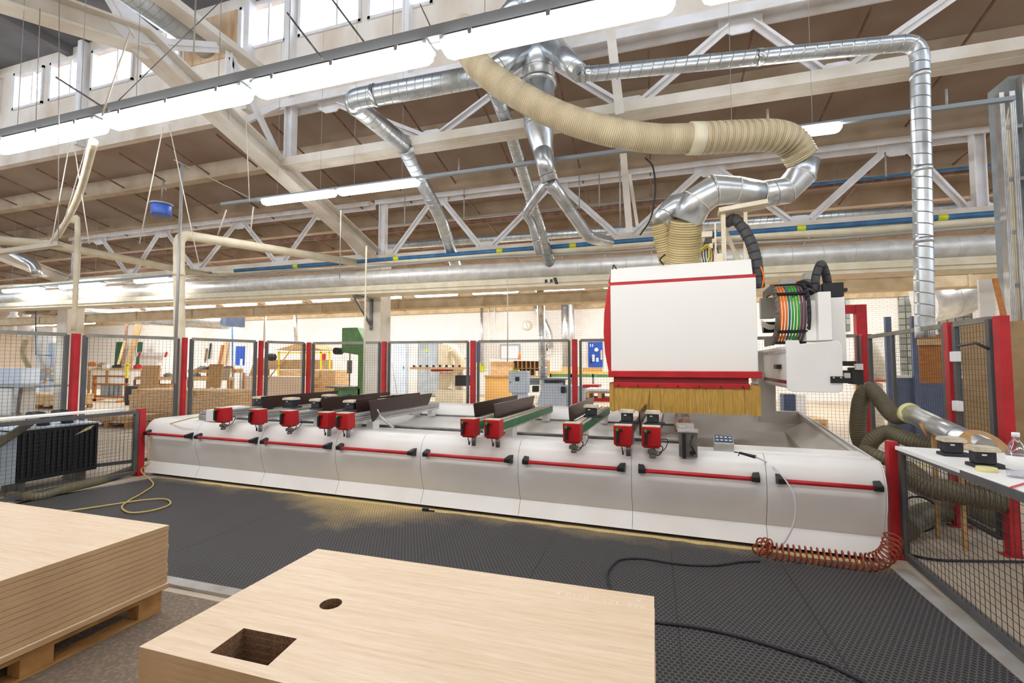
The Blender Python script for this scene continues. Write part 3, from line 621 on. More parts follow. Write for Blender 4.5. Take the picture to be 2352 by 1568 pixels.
# round-section bent white pipe at left
duct('extraction_pipe', 'dusty white pipe rising behind the left fence and bending right along the roof', 'pipe', [aD(415, 960, 8.2), aD(412, 780, 7.9), aD(411, 538, 7.9), aD(838, 606, 11.5)], .085, M['cream'], n=16, fr=.18, collars=[(1, .62)], cm=M['cream'])
duct('extraction_pipe', 'thin white hooked pipe left of the bent white pipe', 'pipe', [aD(170, 760, 9), aD(178, 520, 9), aD(168, 508, 9), aD(150, 512, 9), aD(122, 552, 9), aD(105, 556, 9)], .045, M['cream'], n=12, smooth=True)
duct('extraction_pipe', 'cream hanging tube curving from the near lamps down to the left gantry arm', 'pipe', [aD(215, 325, 5), aD(180, 450, 6.2), aD(140, 530, 8), aD(118, 556, 9)], .04, M['cream'], n=12, smooth=True)
duct('extraction_pipe', 'long dusty tube sloping from the far left down behind the bent white pipe', 'pipe', [aD(-10, 550, 9.5), aD(120, 562, 9.6), aD(500, 636, 12.5)], .085, M['cream'], n=12)
duct('extraction_pipe', 'grey elbow pipe under the sloping tube at far left', 'pipe', [aD(20, 575, 12), aD(80, 608, 12), aD(85, 632, 12)], .11, M['galvs'], fr=.2)
mb = MB(); mb.bar(aD(-20, 582, 8.6), aD(140, 560, 8.6), .12, .08); one('pivot_arm', 'dusty horizontal arm at far left carrying the hooked pipe', 'arm', mb, M['girder'])
# vertical thin rods and hangers
def rod(p, q, label, r=.006, m='rod', name='hanger_rod', cat='rod', group='thin hanging rods and wires'):
    mb = MB(); mb.tube([p, q], r, 6); return one(name, label, cat, mb, M[m], group)
def drop(px, y0, y1, d, label, r=.008, **k):
    a = aD(px, y1, d); b = aD(px, y0, d); rod(V(a.x, a.y, b.z), V(a.x, a.y, a.z), label, r, **k)
drop(400, 365, 880, 6.9, 'grey vertical rod with a hook beside the bent white pipe', .022)
drop(836, 560, 905, 7.3, 'thin pale vertical rod in front of the green bandsaw', .014, m='cream')
drop(780, 480, 640, 8, 'thin pale rod under the right paired lamp')
drop(607, 700, 800, 18, 'thin white rod above the second red post', .05, m='white')
drop(1166, 640, 830, 9, 'thin ochre rod hanging left of the wall clock', .012, m='girder')
drop(445, -10, 120, 5, 'thin wire right of the upper left duct')
for i, (a, b, d) in enumerate([((92, 20), (82, 300), 4), ((136, -10), (134, 560), 4.6), ((300, 70), (235, 262), 4.0), ((375, 290), (320, 560), 5.5), ((388, 285), (460, 620), 6), ((170, 330), (205, 560), 6), ((160, 330), (118, 560), 6), ((565, 270), (573, 462), 6.7), ((520, 482), (500, 540), 6.8), ((582, 475), (575, 540), 6.8), ((200, 330), (150, 500), 6.5)]):
    rod(aD(*a, d), aD(*b, d * 1.02), ['wire beside the first clerestory window', 'long vertical wire at far left', 'rope crossing the sloping girder', 'left rope of the crossed pair by the blue reel', 'right rope of the crossed pair by the blue reel', 'right rope hanging below the leftmost near lamp', 'left rope hanging below the leftmost near lamp', 'wire holding the left paired lamp', 'left short tie below the lamp rail end', 'right short tie below the lamp rail end', 'rope below the leftmost near lamp ending on the hooked pipe'][i], [.004, .004, .007, .006, .006, .006, .006, .006, .01, .01, .006][i], 'girder' if i > 1 else 'rod')
for i, (px, y0, y1, Y) in enumerate([(1054, 365, 395, 7.0), (1066, 430, 505, 9.5), (1330, 390, 480, 9.5), (1376, 400, 475, 9.5), (1423, 365, 520, 8), (930, 445, 520, 9.5), (2173, 205, 245, 6.8), (1763, 250, 285, 6.4), (2033, 350, 405, 9.8)]):
    a = aY(px, y0, Y); b = aY(px, y1, Y); rod(a, V(a.x, Y, b.z), 'short vertical hanger, ' + ['below the truss left of the stack', 'between trusses left of the dark spiral duct', 'left of three behind the cream hose', 'middle of three behind the cream hose', 'long one left of the hood hoses', 'right of the paired lamps', 'holding the rail right of the tall duct', 'strap holding the long duct', 'left of the tall duct'][i], .014)
for i, (a, b, d) in enumerate([((130, 178), (250, 255), 5), ((520, -10), (240, 262), 5.2), ((660, 30), (740, 135), 4.2), ((760, -5), (850, 115), 4.2), ((965, 10), (1000, 85), 4)]):
    rod(aD(*a, d), aD(*b, d * .9), 'thin dark diagonal stay, ' + ['in front of the left windows', 'crossing the left windows', 'below the middle windows', 'across the right windows', 'right of the windows'][i], (.011, .005, .009, .009, .005)[i], 'steel', 'stay_rod')
# thin tie rods lying along the roof slope
for i, (p0, p1) in enumerate([((110, 335), (340, 465)), ((300, 300), (520, 440)), ((555, 100), (700, 205)), ((610, 250), (760, 350)), ((1500, 20), (1420, 260)), ((1870, 0), (1780, 240)), ((1935, 0), (1860, 200)), ((2290, 180), (2150, 330))]):
    A = aD(*p0, 8.5); 
for a, b, d, w, l in (((1402, 68), (1424, 262), 6.7, .13, 'flat beige strut hanging in front of the near truss right of the stack'), ((1430, 335), (1446, 535), 8.4, .12, 'flat beige strut hanging behind the cream hose'), ((1446, 400), (1464, 520), 8.7, .06, 'narrow strut beside the flat strut behind the cream hose')):
    mb = MB(); mb.bar(aD(*a, d), aD(*b, d), w, .03, up=(0, -1, 0)); one('hanging_strut', l, 'strut', mb, M['girder'])
mb = MB(); mb.tube(catmull([aD(1482, 362, 8), aD(1500, 385, 8), aD(1505, 440, 8), aD(1495, 500, 8), aD(1470, 540, 8)], 8), .014, 8); one('hanging_cable', 'black cable loop hanging behind the cream hose', 'cable', mb, M['rubber'])
# orange cable reel hanging
t = thing('cable_reel', 'blue cable reel hanging from a hook below the roof', 'reel', aD(370, 495, 6.6))
c = OFF[t]; mb = MB(); mb.cyl(c + V(0, 0, 0), c + V(0, 0, .15), .125, 24); build('drum', mb, M['motor'], t, bevel=.01)
mb = MB(); mb.cyl(c + V(0, 0, .15), c + V(0, 0, .175), .14, 24); build('top_plate', mb, M['lampt'], t)
mb = MB(); mb.tube([c + V(0, 0, .17), c + V(.0, 0, .4), c + V(.02, 0, .55)], .006, 6); mb.tube([c + V(.02, 0, .5), c + V(.06, 0, .42), c + V(.08, 0, .34)], .006, 6); build('hook', mb, M['steel'], t)
t = [o for o in bpy.data.objects if o.get('label', '').startswith('grey vertical rod with')][0]
rod(aD(400, 367, 6.9), aD(595, 465, 9), 'long thin diagonal rod from the top of the grey vertical rod', .008)
# big cream hose
t = thing('extraction_hose', 'thick cream ribbed extraction hose swooping down to the machine hood', 'hose', aD(1070, 60, 6.1))
path = [aD(1066, 60, 6.1), aD(1072, 100, 6.05), aD(1098, 150, 5.95), aD(1170, 205, 5.8), aD(1275, 262, 5.7), aD(1390, 300, 5.6), aD(1500, 318, 5.55), aD(1590, 318, 5.5)]
P = resamp(catmull(path, 40), .011); rs = [.168 + (.004 if i % 2 else -.003) for i in range(len(P))]
mb = MB(); mb.tube(P, rs, 28); build('hose_skin', mb, M['hose'], t)
path = [aD(1600, 318, 5.5), aD(1700, 313, 5.5), aD(1775, 312, 5.5), aD(1818, 328, 5.55), aD(1842, 365, 5.6)]
P = resamp(catmull(path, 40), .017); rs = [.178 + (.008 if i % 2 else -.006) for i in range(len(P))]
mb = MB(); mb.tube(P, rs, 28); build('hose_skin', mb, M['hose'], t)
mb = MB(); mb.tube([aD(1582, 318, 5.5), aD(1612, 318, 5.5)], .188, 28); build('joint_band', mb, M['cream'], t)
mb = MB(); mb.tube([aD(1066, 42, 6.1), aD(1066, 62, 6.1)], [.1, .17], 28); build('end_cap', mb, M['cream'], t)
# segmented metal elbow and bellows on the hood
t = thing('extraction_elbow', 'dusty segmented metal elbow pipe above the machine hood', 'duct', aD(1570, 600, 5.6))
pts = [aD(1845, 368, 5.6), aD(1840, 402, 5.62), aD(1805, 438, 5.65), aD(1748, 447, 5.65), aD(1690, 437, 5.65), aD(1640, 437, 5.65), aD(1602, 462, 5.72), aD(1577, 510, 5.8)]
mb = MB(); mb.tube(pts[:3] + [pts[3]], [.175, .172, .165, .16], 24); build('bend_segment', mb, M['galvs'], t)
mb = MB(); mb.tube(pts[3:], [.16, .165, .19, .2, .19], 24); build('bend_segment', mb, M['galvs'], t)
for i, a in enumerate(pts[1:-1]):
    b = (pts[i + 2] - pts[i]).normalized(); mb = MB(); rr = [.176, .169, .164, .169, .194, .204][i]; mb.tube([a - b * .006, a + b * .006], rr, 24, cap=False); build('seam_ring', mb, M['girder'], t)
mb = MB(); mb.tube([aD(1620, 455, 6.0), aD(1545, 475, 6.0), aD(1518, 515, 6.0)], [.145, .155, .145], 20); build('side_bend', mb, M['galvs'], t)
def bellows(label, a, b, r0, r1, pitch, mid=None):
    P = resamp(catmull([a, mid or (a + b) / 2, b], 60), pitch / 2); n = len(P)
    rs = [(r0 + (r1 - r0) * i / n) + (pitch * .16 if i % 2 else -pitch * .16) for i in range(n)]
    mb = MB(); mb.tube(P, rs, 26); return one('bellows_hose', label, 'hose', mb, M['hose2'])
bellows('front cream bellows hose entering the top of the hood', aD(1577, 505, 5.8), aD(1568, 612, 6.05), .195, .225, .024)
bellows('rear pale yellow bellows hose left of the front one', aD(1518, 512, 6.05), aD(1545, 612, 6.2), .135, .155, .055)
# ================================================================= THE MILLING MACHINE (own frame: x along the bed, y away, origin at the front right foot)
XL = -8.87
mc = thing('milling_machine', 'long white and red woodworking machining centre with curved front panels and red handrails', 'machine', MO, rz=MA)
def fr(z):   # front skin: y at height z
    pts = [(0.02, .0), (.2, .07), (.3, .035), (.45, -.005), (.6, -.01), (.7, .02), (.76, .06), (.8, .12)]
    for (z0, y0), (z1, y1) in zip(pts, pts[1:]):
        if z <= z1: return y0 + (y1 - y0) * (z - z0) / (z1 - z0)
    return .12
seams = [XL, -7.84, -6.65, -5.458, -4.285, -3.13, -1.989, -.849, 0.0]
zs = [.2, .23, .27, .32, .38, .44, .5, .56, .62, .67, .71, .745, .77, .787, .797]
for i, (a, b) in enumerate(zip(seams, seams[1:])):
    mb = MB(); g = .0018
    prof = [(a + g, fr(z) - (0.0 if z > .22 else 0), z) for z in zs] + [(a + g, .16, .8), (a + g, .34, .8), (a + g, .36, .77)]
    mb.strip(prof, (b - a - 2 * g, 0, 0)); mb.strip([(a + g, .075, .2), (a + g, -.0, .045)], (b - a - 2 * g, 0, 0), False)
    mb.strip([(a + g, 0, .045), (a + g, .06, .043)], (b - a - 2 * g, 0, 0), False)
    p = build('front_panel', mb, M['white'], mc)
    L = (b - a); xa, xb = a + .085, b - .075; yh = fr(.62) - .06
    if i == len(seams) - 2: xa = a + .09; xb = -.05
    mb = MB(); mb.tube([(xa, yh, .615), (xb, yh, .615)], .019, 14); h = build('handrail', mb, M['red'], mc)
    for x, e in ((xa, 1), (xb, -1)):
        mb = MB(); mb.prism([(x - .02 * e, fr(.64) + .004, .66), (x + .05 * e, fr(.64) + .004, .65), (x + .05 * e, yh + .0, .637), (x + .03 * e, yh - .022, .62), (x - .02 * e, yh - .022, .625)], (0, 0, -.045)) if False else mb.add([(x - .022 * e, fr(.66) + .01, .665), (x + .03 * e, fr(.66) + .01, .66), (x + .055 * e, yh - .018, .635), (x - .015 * e, yh - .024, .637), (x - .022 * e, fr(.58) + .01, .575), (x + .03 * e, fr(.58) + .01, .58), (x + .055 * e, yh - .018, .595), (x - .015 * e, yh - .024, .593)], [(0, 1, 2, 3), (7, 6, 5, 4), (0, 4, 5, 1), (1, 5, 6, 2), (2, 6, 7, 3), (3, 7, 4, 0)])
        build('handrail_bracket', mb, M['black'], h, bevel=.006)
# plinth shadow gap, inner bed
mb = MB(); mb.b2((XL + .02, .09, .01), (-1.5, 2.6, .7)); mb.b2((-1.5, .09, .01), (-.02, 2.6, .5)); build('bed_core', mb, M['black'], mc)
mb = MB(); mb.b2((XL + .03, .36, .70), (-1.45, .40, .745)); mb.b2((XL + .03, .355, .715), (-1.45, .36, .73)); build('toothed_rack', mb, M['dkgreen'], mc)
mb = MB(); mb.b2((XL + .03, .41, .70), (-1.4, .62, .775)); build('front_guide', mb, M['white'], mc, bevel=.008)
mb = MB(); mb.tube([(XL + .1, .66, .79), (-1.4, .66, .79)], .014, 10); mb.tube([(XL + .1, 2.05, .79), (-1.4, 2.05, .79)], .014, 10); mb.b2((XL + .1, .64, .70), (-1.4, .68, .78)); build('guide_rail', mb, M['steel'], mc)
mb = MB(); prof = [(XL + .03, .7, .78), (XL + .03, .72, .72), (XL + .03, 1.25, .70), (XL + .03, 1.75, .72), (XL + .03, 2.0, .76), (XL + .03, 2.12, .77)]
mb.strip(prof, (-XL - 1.5, 0, 0), False); build('chip_tray', mb, M['white'], mc)
mb = MB(); mb.strip([(-1.5, .34, .79), (-1.5, .36, .6), (-1.5, .6, .52), (-1.5, 1.5, .6), (-1.5, 2.13, .76)], (1.2, 0, 0), False); mb.quad((-.3, .36, .6), (-.06, .36, .8), (-.06, 2.13, .9), (-.3, 2.13, .76)); mb.quad((-.3, .36, .6), (-.3, 2.13, .76), (-.3, 1.5, .6), (-.3, .6, .52)); mb.quad((-1.5, .36, .5), (-1.5, 2.1, .5), (-1.5, 2.1, .76), (-1.5, .36, .76)); build('chip_tray', mb, M['grey_white'], mc)
mb = MB(); mb.strip([(XL + .0, 2.12, .77), (XL, 2.3, .80), (XL, 2.36, .93), (XL, 2.44, .95), (XL, 2.5, .95), (XL, 2.56, .9), (XL, 2.56, 0)], (7.3, 0, 0), False); build('rear_cover', mb, M['white'], mc)
# deep grey splash trough at the right end
mb = MB(); mb.strip([(-1.57, 2.0, .72), (-1.57, 2.12, .76), (-1.57, 2.3, .84), (-1.57, 2.44, .98), (-1.57, 2.56, .98), (-1.57, 2.56, 0)], (1.5, 0, 0), False); build('rear_cover', mb, M['grey_white'], mc)
mb = MB(); mb.prism([(-.08, .36, .8), (-.04, .36, .8), (-.04, 2.56, .98), (-.08, 2.56, .98)], (0, 0, -.3)); build('end_wall', mb, M['grey_white'], mc)
for x, e in ((0, 1), (XL, -1)):
    mb = MB(); poly = [(x, fr(z), z) for z in [.03] + zs] + [(x, .2, .8), (x, 2.56, .8 if e < 0 else .95), (x, 2.56, .02)]; mb.prism(poly, (.012 * e, 0, 0)); build('end_cover', mb, M['white'], mc)
mb = MB(); mb.b2((XL + .02, .13, .77), (XL + 1.0, 1.3, .81)); build('end_deck', mb, M['white'], mc, bevel=.02)
mb = MB(); mb.b2((-1.15, .2, .79), (-.02, .5, .815)); build('end_deck', mb, M['white'], mc, bevel=.01)
# --- work supports
sup = [(-7.29, 0, 'm'), (-6.67, 0, 'c'), (-6.15, 0, 'm'), (-5.57, 0, 'c'), (-5.29, 0, 'c'), (-3.66, 1, 'c'), (-3.385, 1, 'c'), (-2.545, 1, 'm'), (-2.055, 2, 'c'), (-1.80, 2, 'm')]
ZT = 1.0; proto = {}
def support_parts(kind, cylk):
    k = (kind, cylk)
    P = []
    mb = MB(); ye = 2.15; mb.b2((-.06, .02, .92), (.06, ye, ZT)); mb.b2((-.055, .02, .88), (.055, ye, .915))
    beamm = {0: M['alu'], 1: M['felt'], 2: M['alu']}[kind]
    P.append(('support_beam', mb, beamm, .004, []))
    subs = []
    if kind == 1:
        mb = MB(); mb.b2((.06, .05, .905), (.068, ye - .02, .985)); mb.b2((-.068, .05, .905), (-.06, ye - .02, .985)); subs.append(('side_strip', mb, M['green'], 0))
        mb = MB(); mb.b2((.03, .02, .998), (.045, ye, 1.006)); mb.b2((-.05, .02, .998), (-.04, ye, 1.006)); subs.append(('slot', mb, M['steel'], 0))
    else:
        mb = MB()
        for z in (.935, .965): mb.b2((-.063, .05, z), (.063, ye - .02, z + .008))
        subs.append(('slot', mb, M['steel'], 0))
    mb = MB(); mb.b2((-.05, .42, .70), (.05, .56, .9)); subs.append(('carriage', mb, M['white'], .006)); mb = MB(); mb.b2((-.05, 1.95, .78), (.05, 2.1, .9)); subs.append(('carriage', mb, M['white'], .006))
    mb = MB(); mb.prism([(-.084, -.1, .845), (.084, -.1, .845), (.084, -.112, 1.028), (-.084, -.112, 1.028)], (0, .14, 0)); mb.b2((-.07, -.09, .83), (.07, .0, .848)); subs.append(('end_box', mb, M['red'], .006))
    mb = MB(); mb.b2((-.08, -.108, 1.026), (.08, .028, 1.031)); subs.append(('box_lid', mb, M['felt'], 0))
    mb = MB(); mb.b2((-.058, -.138, .865), (-.03, -.112, 1.0)); mb.b2((-.025, -.13, .975), (.0, -.11, .998)); subs.append(('brake_lever', mb, M['black'], .004))
    mb = MB(); mb.cyl((-.045, -.14, .992), (-.045, -.11, .992), .012, 12); subs.append(('push_button', mb, M['btn'], 0))
    if cylk == 'c':
        mb = MB(); mb.cyl((.045, -.04, .74), (.045, -.04, .86), .024, 14); subs.append(('air_cylinder', mb, M['steel'] if kind else M['lampt'], 0))
        mb = MB(); mb.tube([(0, -.04, .86), (-.015, -.06, .82), (-.005, -.05, .77)], .005, 6); mb.box((-.005, -.05, .765), (.014, .014, .035)); subs.append(('sensor_cable', mb, M['black'], 0))
    else:
        mb = MB(); mb.cyl((.01, -.04, .76), (.01, -.04, .86), .022, 14); mb.box((.01, -.04, .79), (.085, .05, .035)); mb.cyl((.01, -.04, .735), (.01, -.04, .765), .03, 14); subs.append(('air_cylinder', mb, M['steel'], .003))
        mb = MB(); mb.tube(catmull([(.04, 0, .86), (.1, -.02, .83), (.07, -.05, .77), (.03, -.04, .76)], 5), .005, 6); mb.tube(catmull([(.05, .02, .9), (.14, .03, .9), (.12, .0, .82), (.06, -.03, .78)], 5), .004, 6); subs.append(('sensor_cable', mb, M['black'], 0))
        mb = MB(); mb.box((.045, -.065, .815), (.012, .012, .012)); subs.append(('indicator', mb, M['yel'], 0))
    P[0][4].extend(subs); return P
for x, kind, ck in sup:
    k = (kind, ck)
    if k not in proto:
        (n, mb, m, bv, subs), = support_parts(kind, ck)
        o = build(n, mb, m, mc, bevel=bv); o.location = (x, 0, 0); OFF[o] = V(0, 0, 0)
        for (sn, smb, sm_, sbv) in subs: build(sn, smb, sm_, o, bevel=sbv)
        proto[k] = o
    else:
        src = proto[k]; o = src.copy(); COL.objects.link(o); o.parent = mc; o.location = (x, 0, 0); OFF[o] = V(0, 0, 0)
        for ch in list(src.children): c = ch.copy(); COL.objects.link(c); c.parent = o
    if kind == 1: o['label'] = 'work support with green sides and dusty top'
# bare metal clamp block and keypads
mb = MB(); mb.b2((-1.56, -.02, .76), (-1.40, .1, .98)); build('clamp_block', mb, M['steel'], mc, bevel=.005)
mb = MB(); mb.b2((-1.57, -.04, .98), (-1.39, .14, 1.0)); mb.b2((-1.58, .14, .98), (-1.42, .3, 1.03)); mb.b2((-1.56, .1, 1.0), (-1.5, .16, 1.03)); build('clamp_plate', mb, M['alu'], mc, bevel=.004)
mb = MB(); mb.b2((-1.53, -.06, .75), (-1.5, -.03, .97)); mb.tube([(-1.44, -.04, .96), (-1.46, -.07, .88), (-1.42, -.08, .8)], .008, 8); mb.cyl((-1.45, -.05, .8), (-1.45, -.02, .8), .02, 12); build('clamp_lever', mb, M['black'], mc)
mb = MB(); mb.b2((-1.52, .45, .93), (-1.44, 2.3, .99)); mb.b2((-1.60, .45, .92), (-1.56, 2.3, .98)); build('cross_rail', mb, M['brownpipe'], mc)
def keypad(x, y, z, lab):
    mb = MB(); mb.prism([(x, y, z), (x, y, z + .075), (x, y + .1, z + .13), (x, y + .1, z)], (.17, 0, 0)); k = build('keypad', mb, M['alu'], mc, bevel=.006)
    mb = MB()
    n = V(0, -.055, .1).normalized(); n = V(0, -.48, .877)
    mb.quad(*[V(x + a, y + .1 * b, z + .075 + .055 * b) + V(0, -.003, .006) for a, b in ((.008, .08), (.162, .08), (.162, .92), (.008, .92))]); build('key_plate', mb, M['bluegrey'], k)
    for r in range(2):
        for c in range(4):
            q = V(x + .03 + c * .037, y + .1 * (.25 + .4 * r), z + .075 + .055 * (.25 + .4 * r)); mb = MB(); mb.box(q + V(0, -.005, .01), (.02, .02, .008)); build('key', mb, M['paper'], k)
keypad(-1.25, .16, .80, '')
keypad(-8.0, .14, .815, '')
mb = MB(); mb.b2((-7.8, .1, .81), (-7.6, .3, .97)); mb.b2((-7.7, .3, .85), (-7.45, .5, 1.0)); build('clamp_block', mb, M['white'], mc, bevel=.006)
# --- hood
hx0, hx1, hy = -2.33, -.71, 1.2
mb = MB(); mb.prism([(hx0, hy, 1.52), (hx0, hy, 2.585), (hx0, hy + .7, 2.585), (hx0, hy + .7, 1.52)], (hx1 - hx0, 0, 0)); hood = build('hood', mb, M['white2'], mc, bevel=.01)
mb = MB(); mb.prism([(hx0, hy + .002, 2.622), (hx0, hy + .1, 2.815), (hx0, hy + .7, 2.86), (hx0, hy + .7, 2.62)], (hx1 - hx0 - .03, 0, 0)); build('hood_top', mb, M['white2'], mc, bevel=.008)
mb = MB(); mb.b2((hx0 - .012, hy + .012, 2.58), (hx1 + .0, hy + .65, 2.625)); build('red_stripe', mb, M['red'], hood)
sidep = [(hx0, 1.45), (hx0 - .03, 1.5), (hx0 - .075, 1.75), (hx0 - .09, 2.0), (hx0 - .08, 2.25), (hx0 - .045, 2.5), (hx0 - .025, 2.58), (hx0, 2.585)]
mb = MB(); mb.prism([(a, hy + .005, b) for a, b in sidep], (0, .6, 0)); mb.prism([(hx0, hy + .03, 2.62), (hx0 - .03, hy + .03, 2.62), (hx0 - .0, hy + .12, 2.8)], (0, .5, 0)); build('red_side_panel', mb, M['red'], hood, bevel=.01)
mb = MB(); mb.b2((hx0 - .03, hy - .035, 1.45), (hx1 + .03, hy + .6, 1.525)); build('red_band', mb, M['red'], hood, bevel=.006)
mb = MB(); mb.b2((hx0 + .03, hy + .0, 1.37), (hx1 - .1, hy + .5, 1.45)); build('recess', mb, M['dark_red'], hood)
mb = MB(); mb.b2((hx0 + .03, hy - .02, 1.33), (hx1 - .09, hy - .0, 1.385)); build('strip_holder', mb, M['red'], hood, bevel=.004)
mb = MB()
for i in range(7): x = hx0 + .09 + i * (hx1 - hx0 - .25) / 6; mb.cyl((x, hy - .028, 1.35), (x, hy - .02, 1.35), .01, 10)
build('bolt_row', mb, M['black'], hood)
random.seed(3)
mb = MB(); x = hx0 - .02
while x < hx1 + .0:
    w = random.uniform(.018, .034); zb = 1.035 + random.uniform(-.008, .012); dy = random.uniform(-.006, .006); sl = random.uniform(-.006, .006)
    if abs(x + 1.93) < .05: sl = -.05
    mb.add([(x, hy + .0 + dy, 1.36), (x + w, hy + dy, 1.36), (x + w + sl, hy - .01 + dy, zb), (x + sl, hy - .01 + dy, zb), (x, hy + .006 + dy, 1.36), (x + w, hy + .006 + dy, 1.36), (x + w + sl, hy - .004 + dy, zb), (x + sl, hy - .004 + dy, zb)], [(0, 1, 2, 3), (7, 6, 5, 4), (0, 4, 5, 1), (2, 6, 7, 3), (1, 5, 6, 2), (0, 3, 7, 4)]); x += w * .8
mb.b2((hx0 - .01, hy + .014, 1.06), (hx1 - .01, hy + .02, 1.37))
for xx in (hx0 - .02, hx1 + .0):
    y = hy
    while y < hy + .6:
        mb.b2((xx - .003, y, 1.04 + random.uniform(-.01, .01)), (xx + .003, y + .028, 1.38)); y += .03
build('strip_curtain', mb, M['curtain'], mc)
# --- small frame, pneumatic gear and tray above the hood
mb = MB(); A = mY(1740, 605, 1.5); z0 = 2.82
a1 = mY(1712, 610, 1.45); a2 = mY(1712, 488, 1.45); mb.bar((a1.x, 1.45, z0), (a2.x, 1.45, a2.z), .04, .04); b1 = mY(1650, 488, 1.45); b2 = mY(1760, 468, 1.45)
mb.bar((b1.x, 1.45, b1.z), (b2.x, 1.45, b2.z), .22, .05); mb.bar((b1.x + .05, 1.45, z0), (b1.x + .05, 1.45, b1.z), .05, .05)
mb.bar((a1.x - .02, 1.75, z0), (b1.x + .06, 1.75, b1.z), .04, .04, up=(0, 1, 0)); mb.bar((a1.x + .02, 1.75, z0), (a1.x - .2, 1.9, b1.z - .1), .035, .035, up=(0, 1, 0)); build('hose_frame', mb, M['cream'], mc)
mb = MB(); c = mY(1628, 560, 1.42)
for i in range(7): mb.tube(catmull([(c.x - .06 + i * .025, 1.4 + .02 * (i % 3), 2.82), (c.x - .08 + i * .03, 1.38, 2.95), (c.x - .04 + i * .015, 1.42, 3.1), (c.x - .03 + i * .02, 1.4, 3.22)], 5), .006, 6)
build('cable_bundle', mb, M['black'], mc)
for ci, (m_, o_) in enumerate((('orange', 0), ('gcable', .015), ('yel', .03))):
    mb = MB(); mb.tube(catmull([(c.x - .1, 1.36, 2.95 + o_), (c.x - .02, 1.33, 3.0 + o_), (c.x + .03 - o_, 1.34, 2.93), (c.x + .0 - o_, 1.36, 2.81)], 6), .006, 6); build('cable', mb, M[m_], mc)
mb = MB(); mb.box((c.x - .02, 1.4, 3.17), (.12, .06, .07)); mb.box((c.x + .1, 1.4, 2.87), (.1, .08, .1)); mb.box((c.x + .02, 1.37, 3.02), (.04, .04, .06)); mb.cyl((c.x + .05, 1.36, 3.05), (c.x + .05, 1.36, 3.1), .02, 10); mb.bar((c.x + .07, 1.37, 2.82), (c.x + .07, 1.37, 3.3), .02, .03); build('valve_block', mb, M['cream'], mc, bevel=.004)
mb = MB(); k_ = mY(1407, 606, 1.3); mb.tube(catmull([(k_.x, 1.3, 2.78), (k_.x + .01, 1.3, 2.86), (k_.x + .05, 1.3, 2.8)], 5), .008, 6); mb.tube(catmull([mY(1524, 608, 1.25), mY(1516, 596, 1.25), mY(1528, 584, 1.25)], 5), .01, 6); build('lifting_hook', mb, M['black'], mc)
P = catmull([mY(1668, 512, 1.55), mY(1690, 505, 1.5), mY(1716, 540, 1.45), mY(1735, 590, 1.42), mY(1743, 660, 1.4)], 14)
mb = MB(); mb.tube(P, [.062 + (.004 if i % 2 else 0) for i in range(len(P))], 18); build('black_hose', mb, M['blackhose'], mc)
mb = MB(); mb.tube(catmull([mY(1747, 612, 1.35), mY(1754, 635, 1.35), mY(1750, 660, 1.35)], 6), .01, 8); build('cable', mb, M['orange'], mc)
# --- energy chain with the coloured cables
cyc = 1.62; cx0 = mY(1786, 720, 1.3).x; cx1 = mY(1856, 720, 1.3).x; cz0 = mY(1820, 716, 1.3).z; Rr = .355
def arc(x, r, a0, a1, n=14): return [V(x, cyc - r * math.cos(a0 + (a1 - a0) * i / n), cz0 + r * math.sin(a0 + (a1 - a0) * i / n)) for i in range(n + 1)]
ch = None
for k, x in enumerate((cx0 - .012, cx1 + .0)):
    mb = MB(); o1 = arc(x, Rr, -PI / 2, PI / 2, 20); i1 = arc(x, Rr - .1, -PI / 2, PI / 2, 20); w = .024
    o1 = [V(x, cyc + .5, cz0 - Rr)] + o1 + [V(x, cyc + .5, cz0 + Rr)]; i1 = [V(x, cyc + .5, cz0 - Rr + .1)] + i1 + [V(x, cyc + .5, cz0 + Rr - .1)]
    n = len(o1); vs = o1 + i1 + [p + V(w, 0, 0) for p in o1] + [p + V(w, 0, 0) for p in i1]
    fs = []
    for i in range(n - 1): fs += [(i, i + 1, n + i + 1, n + i), (2 * n + i, 3 * n + i, 3 * n + i + 1, 2 * n + i + 1), (i, 2 * n + i, 2 * n + i + 1, i + 1), (n + i, n + i + 1, 3 * n + i + 1, 3 * n + i)]
    mb.add(vs, fs)
    for a in range(-8, 9): q = arc(x, Rr + .004, a * PI / 18, a * PI / 18 + .01, 1)[0]; mb.box(q, (.03, .012, .02), R=Matrix.Rotation(-a * PI / 18, 3, 'X'))
    p = build('chain_side', mb, M['rubber'] if k else M['chain'], mc)
mb = MB()
for a in (-72, -38, 0, 36, 72):
    if a == 0: continue
    q = arc(0, Rr, math.radians(a), math.radians(a) + .01, 1)[0]; mb.box(V((cx0 + cx1) / 2, q.y, q.z), (cx1 - cx0, .02, .03), R=Matrix.Rotation(-math.radians(a), 3, 'X'))
build('chain_crossbar', mb, M['black'], mc)
cols = ['orange', 'orange', 'orange', 'tcable', 'gcable', 'gcable', 'gcable', 'pcable', 'pcable']
for i, c_ in enumerate(cols):
    x = cx0 + .03 + i * (cx1 - cx0 - .04) / 8.6; mb = MB(); mb.tube([V(x, cyc + .3, cz0 - Rr + .03)] + arc(x, Rr - .03, -PI / 2, PI / 2, 18) + [V(x, cyc + .3, cz0 + Rr - .03)], .0115, 8); build('cable', mb, M[c_], mc)
